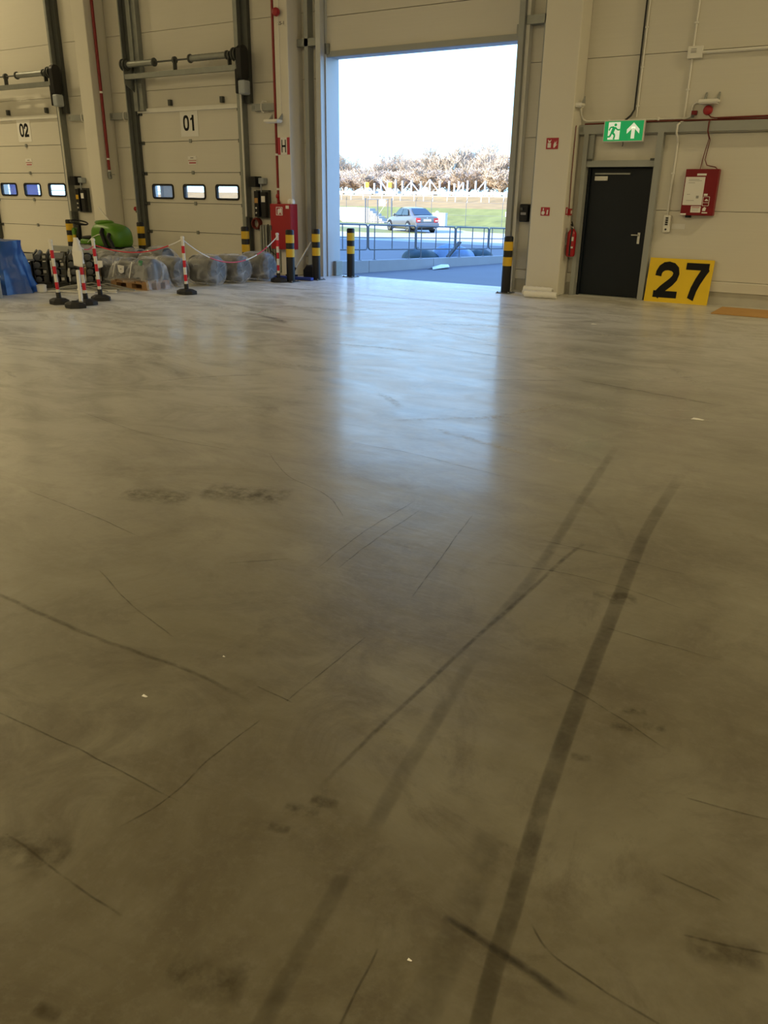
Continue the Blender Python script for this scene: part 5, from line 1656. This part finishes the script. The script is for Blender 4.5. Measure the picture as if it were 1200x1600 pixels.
for i, (s0, s1, lb) in enumerate(((-3.6, 0.75, 'pale concrete kerb block nearest the left jamb outside'), (0.76, 3.75, 'pale concrete kerb block under the middle of the railing'), (3.76, 8.2, 'pale concrete kerb block towards the far end of the railing'), (8.21, 13.0, 'pale concrete kerb block behind the right jamb outside'))):
    vs = []
    for s in (s0, s1):
        p = KA + KD * s
        g0 = gz(p.y) - 0.1
        for off in (0.0, 0.22):
            vs.append(kp(s, off, g0))
        for off in (0.22, 0.0):
            vs.append(kp(s, off, ktop(s)))
    MB().add(vs, [(0, 1, 2, 3), (7, 6, 5, 4), (0, 4, 5, 1), (1, 5, 6, 2), (2, 6, 7, 3), (3, 7, 4, 0)]).build('kerb_block', M['kerb'], bevel=0.015, label=lb, cat='kerb', group='kerb blocks along the ramp')

# railing panels on the kerb
def rz(s):
    return 0.90 - 0.0329 * s


def railing_panel(s0, s1, bars, legs, label):
    t = thing('railing_panel', label, 'railing', kp((s0 + s1) / 2, 0.11, ktop(s0)), group='grey railing panels along the ramp')
    zt, zb = rz, (lambda s: rz(s) - 0.64)
    rr = 0.08
    pts = []
    for (s, z, a0) in ((s1 - rr, 1, 0), (s0 + rr, 1, 90), (s0 + rr, 0, 180), (s1 - rr, 0, 270)):
        for k_ in range(5):
            a = math.radians(a0 + 22.5 * k_)
            ss = s + rr * math.cos(a)
            zz = (zt(ss) - rr if z else zb(ss) + rr) + rr * math.sin(a)
            pts.append(kp(ss, 0.11, zz))
    pts.append(pts[0])
    MB().tube(pts, 0.021, 8, cap=False).build('frame', M['rail'], t, smooth=True)
    MB().tube([kp(s0, 0.11, rz(s0) - 0.33), kp(s1, 0.11, rz(s1) - 0.33)], 0.013, 8).build('middle_rail', M['rail'], t, smooth=True)
    for b in bars:
        MB().tube([kp(b, 0.11, rz(b)), kp(b, 0.11, rz(b) - 0.64)], 0.015, 8).build('bar', M['rail'], t, smooth=True)
    for b in legs:
        MB().tube([kp(b, 0.11, rz(b) - 0.64), kp(b, 0.11, ktop(b))], 0.016, 8).build('leg', M['rail'], t, smooth=True)
        p = KA + KD * b + KN * 0.11
        MB().lathe([(0.06, 0), (0.06, 0.012), (0.03, 0.02)], (p.x, p.y, ktop(b) - 0.002), (0, 0, 1), 10).build('foot_plate', M['rail'], t)


railing_panel(-3.45, -1.36, (-3.1, -2.4, -1.7), (-3.1, -1.7), 'grey tube railing panel hidden partly by the left jamb')
railing_panel(-1.31, 0.80, (-0.95, -0.2, 0.48), (-0.95, 0.48), 'grey tube railing panel behind the gateway bollard')
railing_panel(0.85, 2.96, (1.11, 1.88, 2.67), (1.11, 2.67), 'grey tube railing panel second from the gateway bollard')
railing_panel(3.01, 4.99, (3.25, 3.99, 4.71), (3.25, 4.71), 'grey tube railing panel in front of the tarpaulin pile')
railing_panel(5.05, 6.92, (5.27, 5.98, 6.65), (5.27, 6.65), 'grey tube railing panel third from the gateway bollard')
railing_panel(6.98, 8.90, (7.15, 7.86, 8.6), (7.15, 8.6), 'grey tube railing panel beside the right jamb')
railing_panel(8.95, 10.9, (9.2, 9.9, 10.6), (9.2, 10.6), 'grey tube railing panel hidden behind the right jamb')
MB().add([(-11.75 + 0.5 * a, 21.35 + 1.3 * b, gz(21.5) + c) for a, b, c in ((0, 0, 0.01), (0.3, 0.1, 0.06), (0.6, -0.1, 0.02), (0.9, 0.5, 0.05), (0.4, 0.8, 0.09), (0.1, 0.9, 0.02), (0.45, 0.4, 0.12))], [(0, 1, 6), (1, 2, 6), (2, 3, 6), (3, 4, 6), (4, 5, 6), (5, 0, 6)]).build('plastic_litter', M['foam'], label='crumpled white plastic at the foot of the kerb', cat='litter')

# tarpaulin pile behind the railing
def heap(cx, cy, rx, ry, h, z0, seed, mat, name, label, cat):
    rings = []
    for i in range(7):
        u = i / 6
        ring = []
        for kk in range(26):
            a = 2 * math.pi * kk / 26
            q = math.sqrt(max(0.0, 1 - (u * 0.985) ** 2.6)) * (1 + 0.22 * noise.noise(V((math.cos(a) * 2, math.sin(a) * 2, seed + u))))
            ring.append((cx + rx * q * math.cos(a), cy + ry * q * math.sin(a), z0 + h * u * (1 + 0.25 * noise.noise(V((math.cos(a), math.sin(a), seed + 5))))))
        rings.append(ring)
    return MB().loft(rings).build(name, mat, smooth=True, label=label, cat=cat)


M['tarp_dark'] = node_mat('dark_tarp', (0.03, 0.06, 0.055), 0.5, var=0.3, bump=0.3, bscale=10)
M['tarp_pale'] = node_mat('pale_blue_tarp', (0.20, 0.30, 0.42), 0.4, var=0.2, bump=0.3, bscale=10)
heap(-14.55, 26.0, 0.70, 0.55, 0.34, -0.47, 1.0, M['tarp_dark'], 'folded_tarp', 'dark green folded tarpaulin behind the railing', 'tarpaulin')
heap(-13.75, 26.9, 0.85, 0.60, 0.46, -0.47, 3.0, M['tarp_pale'], 'folded_tarp', 'pale blue tarpaulin heap behind the railing', 'tarpaulin')
heap(-13.1, 27.6, 0.60, 0.45, 0.34, -0.47, 6.0, M['tarp_dark'], 'folded_tarp', 'dark folded tarpaulin right of the leaning plank', 'tarpaulin')
heap(-11.9, 28.6, 0.55, 0.3, 0.17, -0.47, 8.0, M['blue_tarp'], 'folded_tarp', 'small bright blue tarpaulin behind the right railing panel', 'tarpaulin')
MB().bar((-13.45, 26.0, -0.36), (-13.25, 26.5, 0.12), 0.16, 0.05).build('plank', M['beam_dark'], label='short dark plank leaning out of the tarpaulin pile', cat='plank')

# ---------------------------------------------------------------- silver car
ct = thing('car', 'silver saloon car parked beyond the railing seen from behind', 'car', (-26.85, 46.65, -0.5), math.radians(146))
st = [(-2.25, 0.42, 0.80, 0.66), (-2.21, 0.34, 0.93, 0.78), (-2.05, 0.28, 0.99, 0.84), (-1.6, 0.22, 1.00, 0.87), (-0.9, 0.20, 0.98, 0.885), (0.0, 0.20, 0.95, 0.885), (0.8, 0.20, 0.93, 0.88), (1.2, 0.22, 0.90, 0.87), (1.7, 0.24, 0.83, 0.84), (2.05, 0.28, 0.74, 0.76), (2.2, 0.34, 0.66, 0.66), (2.25, 0.40, 0.58, 0.56)]
rings = []
for x, zb, zt, w in st:
    half = [(w * 0.86, zb), (w * 0.98, zb + 0.10), (w, zb + (zt - zb) * 0.5), (w * 0.985, zb + (zt - zb) * 0.78), (w * 0.93, zt - 0.04), (w * 0.80, zt), (w * 0.35, zt + 0.025)]
    ring = [(x, y, z) for y, z in half] + [(x, -y, z) for y, z in reversed(half)]
    rings.append(ring)
body = MB().loft(rings).build('body', M['car'], ct, local=True, smooth=True)
# greenhouse: pillars and roof
GB = [(-1.72, 0.70, 0.995), (1.12, 0.76, 0.93)]
ra, rb_ = (-0.78, 0.53, 1.425), (0.28, 0.56, 1.44)
roof_r = []
for x, w, z in ((-1.75, 0.74, 0.97), (-1.30, 0.66, 1.20), (-0.85, 0.575, 1.40), (-0.55, 0.56, 1.445), (0.0, 0.565, 1.46), (0.30, 0.565, 1.43), (0.70, 0.64, 1.20), (1.15, 0.74, 0.93)):
    roof_r.append([(x, w + 0.28 * (z - 0.94), 0.90), (x, w + 0.05, (0.94 + z) / 2), (x, w, z - 0.03), (x, w * 0.8, z), (x, w * 0.3, z + 0.012), (x, -w * 0.3, z + 0.012), (x, -w * 0.8, z), (x, -w, z - 0.03), (x, -w - 0.05, (0.94 + z) / 2), (x, -w - 0.28 * (z - 0.94), 0.90)])
MB().loft(roof_r).build('roof', M['car'], ct, local=True, smooth=True)


def quad(p, mat, nm, par, off=(0, 0, 0), th=0.012):
    p = [V(q) + V(off) for q in p]
    nrm = (p[1] - p[0]).cross(p[2] - p[0]).normalized() * th
    n = len(p)
    return MB().add([tuple(q) for q in p] + [tuple(q + nrm) for q in p], [tuple(range(n))[::-1], tuple(range(n, 2 * n))] + [(i, (i + 1) % n, n + (i + 1) % n, n + i) for i in range(n)]).build(nm, mat, par, local=True)


quad([(-1.66, -0.62, 1.03), (-0.93, -0.50, 1.385), (-0.93, 0.50, 1.385), (-1.66, 0.62, 1.03)], M['car_glass'], 'rear_window', ct, (-0.03, 0, 0.012))
quad([(1.08, 0.66, 0.98), (0.38, 0.52, 1.41), (0.38, -0.52, 1.41), (1.08, -0.66, 0.98)], M['car_glass'], 'windscreen', ct, (0.03, 0, 0.012))
for s in (1, -1):
    o1 = [(-1.18, s * 0.785, 1.01), (-0.30, s * 0.80, 1.0), (-0.30, s * 0.635, 1.385), (-0.72, s * 0.625, 1.375), (-0.98, s * 0.68, 1.25)]
    o2 = [(-0.24, s * 0.80, 1.0), (0.78, s * 0.80, 0.97), (0.30, s * 0.655, 1.37), (-0.24, s * 0.635, 1.388)]
    for q in (o1, o2):
        quad(q if s < 0 else q[::-1], M['car_glass'], 'side_window', ct, (0, s * 0.02, 0))
    for wx in (-1.32, 1.38):
        MB().lathe([(0.365, 0), (0.365, 0.02)], (wx, s * 0.868, 0.325), (0, s, 0), 24).build('wheel_arch', M['black'], ct, local=True)
        wh = MB().lathe([(0.22, 0.0), (0.31, 0.0), (0.325, 0.03), (0.325, 0.16), (0.30, 0.19), (0.22, 0.185)], (wx, s * 0.73, 0.325), (0, s, 0), 24).build('wheel', M['rubber'], ct, local=True, smooth=True)
        MB().lathe([(0.225, 0.176), (0.20, 0.19), (0.06, 0.175), (0.05, 0.19), (0.01, 0.19)], (wx, s * 0.73, 0.325), (0, s, 0), 20).build('rim', M['chrome'], wh, local=True, smooth=True)
    quad([(-2.255, s * 0.74, 0.62), (-2.255, s * 0.47, 0.62), (-2.24, s * 0.47, 0.86), (-2.20, s * 0.76, 0.88)][::s], M['tail_red'], 'tail_lamp', ct, (-0.015, 0, 0), 0.03)
    quad([(-2.275, s * 0.68, 0.68), (-2.275, s * 0.52, 0.68), (-2.27, s * 0.52, 0.74), (-2.265, s * 0.69, 0.74)][::s], M['white'], 'reverse_lamp', ct, (-0.03, 0, 0), 0.02)
    MB().lathe([(0.02, 0), (0.075, 0.03), (0.085, 0.07), (0.06, 0.10)], (0.72, s * 0.90, 1.0), (-1, 0, 0), 10).build('mirror', M['car'], ct, local=True, smooth=True)
MB().box(-2.275, -2.255, -0.26, 0.26, 0.68, 0.80).build('number_plate', M['paper'], ct, local=True)
MB().prism([(-2.33, 0.36), (-2.15, 0.30), (-2.15, 0.58), (-2.30, 0.60), (-2.34, 0.50)], 1, -0.80, 0.80).build('rear_bumper', M['car'], ct, local=True, bevel=0.03)
MB().box(-2.0, 2.0, -0.70, 0.70, 0.17, 0.30).build('underbody', M['black'], ct, local=True)
MB().tube([(-2.36, -0.45, 0.28), (-2.1, -0.45, 0.28)], 0.03, 10).build('exhaust', M['chrome'], ct, local=True)
MB().lathe([(0.04, 0), (0.04, 0.01)], (-2.24, 0, 0.88), (-1, 0, 0), 14).build('badge', M['chrome'], ct, local=True)

# ---------------------------------------------------------------- far side of the yard
t = thing('mesh_gate', 'grey tube framed mesh gate in the yard fence', 'gate', (-35.8, 57, -0.5))
for x, z1, r in ((-37.07, 1.42, 0.06), (-36.85, 1.36, 0.035), (-35.92, 1.36, 0.05), (-34.97, 1.36, 0.035), (-34.62, 1.42, 0.06)):
    MB().tube([(x, 57, -0.5), (x, 57, z1)], r, 8).build('post', M['rail'], t, smooth=True)
for z in (1.34, -0.32):
    MB().tube([(-36.9, 57, z), (-34.95, 57, z)], 0.03, 8).build('frame_bar', M['rail'], t, smooth=True)
MB().tube([(-35.92, 57, 0.05), (-34.97, 57, 0.05)], 0.02, 8).build('frame_bar', M['rail'], t, smooth=True)
box(-35.75, -35.15, 56.93, 56.96, 0.85, 1.32).build('notice_plate', M['white_steel'], t)
MB().tube([(-35.9, 56.98, 0.1), (-35.0, 56.98, 1.2)], 0.012, 6).build('brace', M['white_steel'], t)

t = thing('wire_fence', 'dark wire fence in front of the grass embankment', 'fence', (-32, 58, -0.5))
for i, x in enumerate((-45, -42, -39.6, -33.0, -31.6, -28.6, -25.6, -22.6, -19.6)):
    MB().tube([(x, 58, -0.5), (x, 58, 1.25), (x + 0.25, 57.7, 1.5)], 0.02, 6).build('post', M['rail'], t)
for z in (1.2, 0.3):
    MB().tube([(-34.6, 58, z + 0.12), (-30, 58, z), (-18, 58, z)], 0.010, 5).build('wire', M['rail'], t)
    MB().tube([(-46, 58, z), (-37.1, 58, z + 0.1)], 0.010, 5).build('wire', M['rail'], t)

MB().prism([(-42.4, 0.68), (-40.6, -0.55), (-36.4, -0.55), (-37.4, 0.0), (-38.3, 0.68)], 1, 59.0, 59.35).build('wing_wall', M['white_steel'], label='white concrete wing wall against the grass embankment', cat='retaining wall')
t = thing('stair_flight', 'pale concrete steps down the embankment beside the wing wall', 'stairs', (-37.0, 59.2, -0.5))
for i in range(6):
    x = -38.1 + i * 0.30
    box(x, x + 0.34, 58.7, 59.6, -0.52, 0.62 - 0.19 * i).build('step', M['concrete_out'], t)

t = thing('meter_cabinet', 'white meter cabinet behind the silver car', 'cabinet', (-29.75, 56, -0.5))
box(-30.28, -29.22, 55.8, 56.2, -0.5, 0.42).build('body', M['white_steel'], t, bevel=0.03)
box(-30.30, -29.20, 55.78, 56.22, 0.42, 0.47).build('lid', M['white_steel'], t)
MB().lathe([(0.14, 0.47), (0.15, 0.52), (0.06, 0.60)], (-30.0, 56, 0), (0, 0, 1), 12).build('vent_cap', M['white_steel'], t)
t = thing('marker_sign', 'small white marker sign on a thin pole at the right', 'sign', (-22.5, 52, -0.5))
MB().tube([(-22.5, 52, -0.5), (-22.5, 52, 0.6)], 0.03, 8).build('pole', M['white_steel'], t)
box(-22.72, -22.28, 51.97, 52.0, 0.42, 0.72).build('plate', M['white_steel'], t)

# slope fence with pale posts, guard rail and white frames on top
t = thing('post_fence', 'row of pale posts on the dry brown slope', 'fence', (-40, 69.5, 0.9))
for i in range(26):
    x = -56 + i * 1.15 + 0.2 * math.sin(i * 2.3)
    MB().tube([(x, 69.5, 1.0), (x, 69.5, 1.75 + 0.12 * math.sin(i * 1.7))], 0.04, 6).build('post', M['white_steel'], t)
MB().tube([(-57, 69.45, 1.72), (-45, 69.45, 1.60), (-26, 69.45, 1.66)], 0.022, 5).build('rope', M['white_steel'], t)
t = thing('guard_rail', 'long pale guard rail along the top of the embankment', 'guard rail', (-42, 75, 1.7))
MB().prism([(75.0, 1.82), (75.06, 1.86), (75.0, 1.93), (75.06, 2.0), (75.0, 2.06), (75.1, 2.06), (75.1, 1.82)], 0, -70, -16).build('beam', M['white_steel'], t)
for i in range(20):
    x = -66 + i * 2.5
    box(x - 0.06, x + 0.06, 75.1, 75.2, 1.7, 2.04).build('post', M['white_steel'], t)
t = thing('timber_frame', 'row of white posts with diagonal braces on the embankment', 'frame', (-44, 80, 1.72))
FX = [-52.1, -50.9, -50.03, -49.19, -48.16, -47.29, -46.17, -45.01, -43.9, -42.72, -41.61, -40.97, -40.48, -39.94, -39.45, -38.52, -37.44]
for i, x in enumerate(FX):
    hgt = (2.95, 2.9, 3.3, 3.2, 3.25, 3.15, 3.2, 3.1, 3.3, 3.15, 3.15, 2.9, 3.1, 3.0, 3.2, 3.15, 3.15)[i]
    box(x - 0.075, x + 0.075, 80, 80.15, 1.72, hgt).build('post', M['white_steel'], t)
for x0, z0, x1, z1 in ((-52.1, 2.9, -50.95, 1.95), (-50.03, 3.2, -49.2, 2.1), (-46.17, 3.0, -47.25, 1.95), (-46.17, 3.05, -45.05, 1.95), (-43.9, 3.25, -45.0, 1.95), (-43.85, 3.25, -42.75, 2.1), (-39.94, 3.0, -40.6, 2.1), (-37.44, 3.1, -38.5, 1.95)):
    MB().bar((x0, 79.95, z0), (x1, 79.95, z1), 0.10, 0.10).build('brace', M['white_steel'], t)
box(-53, -37.3, 80.16, 80.22, 1.95, 2.08).build('rail', M['white_steel'], t)
for x, z, lb in ((-47.9, 2.25, 'left yellow and white road sign on the embankment'), (-45.15, 2.25, 'right yellow and white road sign on the embankment')):
    t = thing('road_sign', lb, 'sign', (x, 74, 1.7), group='yellow road signs')
    MB().tube([(x, 74, 1.6), (x, 74, 2.9)], 0.035, 6).build('pole', M['white_steel'], t)
    box(x - 0.22, x + 0.22, 73.93, 73.96, z + 0.12, z + 0.62).build('plate', M['yellow'], t)
    box(x - 0.18, x + 0.18, 73.93, 73.96, z - 0.28, z + 0.10).build('lower_plate', M['white_steel'], t)

# bare trees
def tree_mesh(seed, H, levels, spread, trunk_r, crown_low):
    r = random.Random(seed)
    tr, tw = MB(), MB()

    def grow(p, d, L, rad, lev):
        n = 3
        pts, rs = [p], [rad]
        q = p
        dd = d
        for i in range(n):
            dd = (dd + V((r.uniform(-1, 1), r.uniform(-1, 1), r.uniform(-0.3, 0.6))) * 0.13).normalized()
            q = q + dd * L / n
            pts.append(q)
            rs.append(rad * (1 - 0.45 * (i + 1) / n))
        (tr if lev < 2 else tw).tube(pts, rs, 5 if lev < 2 else 3, cap=False)
        if lev >= levels:
            return
        kids = (8, 6, 5, 5, 3)[lev]
        for k_ in range(kids):
            u = r.uniform(0.35 if lev else crown_low, 1.0)
            i = min(int(u * n), n - 1)
            base = pts[i].lerp(pts[i + 1], u * n - i)
            az = r.uniform(0, 2 * math.pi)
            side = V((math.cos(az), math.sin(az), r.uniform(0.1, 0.9))).normalized()
            nd = (dd * (1 - spread) + side * spread + V((0, 0, 0.15))).normalized()
            grow(base, nd, L * r.uniform(0.55, 0.80), max(rs[i] * 0.55, 0.045), lev + 1)
    grow(V((0, 0, 0)), V((0, 0, 1)), H * 0.45, trunk_r, 0)
    return tr, tw


protos = []
for seed, H, sp, cl, bk in ((3, 10, 0.44, 0.22, 'bark'), (11, 10, 0.48, 0.18, 'bark'), (29, 10, 0.42, 0.16, 'bark_red')):
    tr, tw = tree_mesh(seed, H, 4, sp, 0.2, cl)
    e = thing('bare_tree', 'x', 'tree', (0, 0, 0), group='bare trees on the horizon')
    a = tr.build('trunk', M[bk], e, local=True)
    b = tw.build('twigs', M[bk], e, local=True)
    hh = max(v[2] for v in tw.v)
    protos.append((e, hh))
used = set()
spots = [(-113.7, 11.3, 0, 'bare tree at the left edge of the gateway view'), (-109.6, 8.3, 1, 'low bare tree right of the leftmost tree'), (-104.1, 9.2, 0, 'bare tree standing left of the middle clump'), (-99.9, 10.4, 1, 'bare tree with a wide crown above the mesh gate'), (-95.8, 10.6, 0, 'bare tree above the silver car'), (-91.3, 10.4, 2, 'reddish bare tree between the two clumps'),
         (-87.6, 11.2, 1, 'bare tree right of the reddish tree'), (-84.1, 12.3, 0, 'tall bare tree in the right clump'), (-80.4, 12.4, 1, 'tallest bare tree in the right clump'), (-76.6, 11.3, 0, 'bare tree right of the tallest tree'), (-72.3, 10.3, 2, 'reddish bare tree beside the right jamb'), (-68.0, 10.5, 1, 'bare tree partly hidden by the right jamb'), (-118, 10.5, 1, 'bare tree partly hidden by the left jamb'), (-97.6, 9.2, 2, 'slender reddish bare tree left of the car roof line'), (-93.5, 9.6, 1, 'bare tree filling the gap beside the reddish tree'), (-89.4, 10.2, 0, 'bare tree between the reddish tree and the right clump'), (-82.2, 11.0, 2, 'reddish bare tree inside the right clump'), (-78.5, 11.0, 0, 'bare tree between the tallest tree and its right neighbour'), (-74.4, 10.4, 1, 'bare tree left of the reddish tree at the right jamb')]
for i, (x, top, pi, lb) in enumerate(spots):
    e, hh = protos[pi]
    o = e if pi not in used else copy_tree(e)
    used.add(pi)
    s = (top - 1.72) / hh * 1.07
    o.location = (x, 165 + 3 * math.sin(i * 1.7), 1.72)
    o.scale = (s * 1.45, s * 1.45, s)
    o.rotation_euler = (0, 0, i * 1.3)
    o['label'] = lb
# bushes under the trees
tr, tw = tree_mesh(41, 6, 4, 0.72, 0.10, 0.0)
be = thing('bare_bush', 'x', 'bush', (0, 0, 0), group='bare bushes under the trees')
tr.build('stem', M['bark_red'], be, local=True)
tw.build('twigs', M['bark_red'], be, local=True)
bh = max(v[2] for v in tw.v)
names = ['first', 'second', 'third', 'fourth', 'fifth', 'sixth', 'seventh', 'eighth', 'ninth', 'tenth', 'eleventh', 'twelfth', 'thirteenth', 'fourteenth', 'fifteenth', 'sixteenth', 'seventeenth', 'eighteenth', 'nineteenth', 'twentieth']
for i in range(20):
    o = be if i == 0 else copy_tree(be)
    o.location = (-108 + i * 2.5, 150 + 4 * math.sin(i * 2.1), 1.2)
    s = (5.0 + 0.9 * math.sin(i * 1.9)) / bh
    o.scale = (s * 1.7, s * 1.7, s)
    o.rotation_euler = (0, 0, i * 0.9)
    o['label'] = 'low bare bush under the trees, %s from the left jamb' % names[i]

# parked lorry bodies seen end-on through the small door windows
for cx, cy, w, lb, mt, strip in ((-73.4, 52.1, 2.4, 'dark blue lorry body seen through the windows of the far left dock door', 'container_blue', False), (-42.9, 42.0, 1.7, 'dark lorry body seen through the windows of the dock door by the H column', 'steel_dark', True)):
    t = thing('lorry_body', lb, 'lorry body', (cx, cy, -0.5), math.atan2(cy, cx) - math.pi / 2)
    MB().box(-w / 2, w / 2, 0.0, 7.0, 0.45, 2.9).build('box_body', M[mt], t, local=True)
    MB().box(-0.015, 0.015, -0.03, 0.0, 0.5, 2.85).build('door_seam', M['black'], t, local=True)
    for sx in (-1, 1):
        MB().box(sx * w / 2 - 0.05, sx * w / 2 + 0.05, -0.04, 0.05, 0.4, 2.95).build('corner_post', M[mt], t, local=True)
        MB().lathe([(0.3, -0.12), (0.45, -0.1), (0.45, 0.1), (0.3, 0.12)], (sx * (w / 2 - 0.25), 1.2, 0.45), (1, 0, 0), 20).build('wheel', M['rubber'], t, local=True)
    if strip:
        MB().box(0.12, 0.28, -0.05, 0.0, 0.5, 2.85).build('white_strip', M['white_steel'], t, local=True)
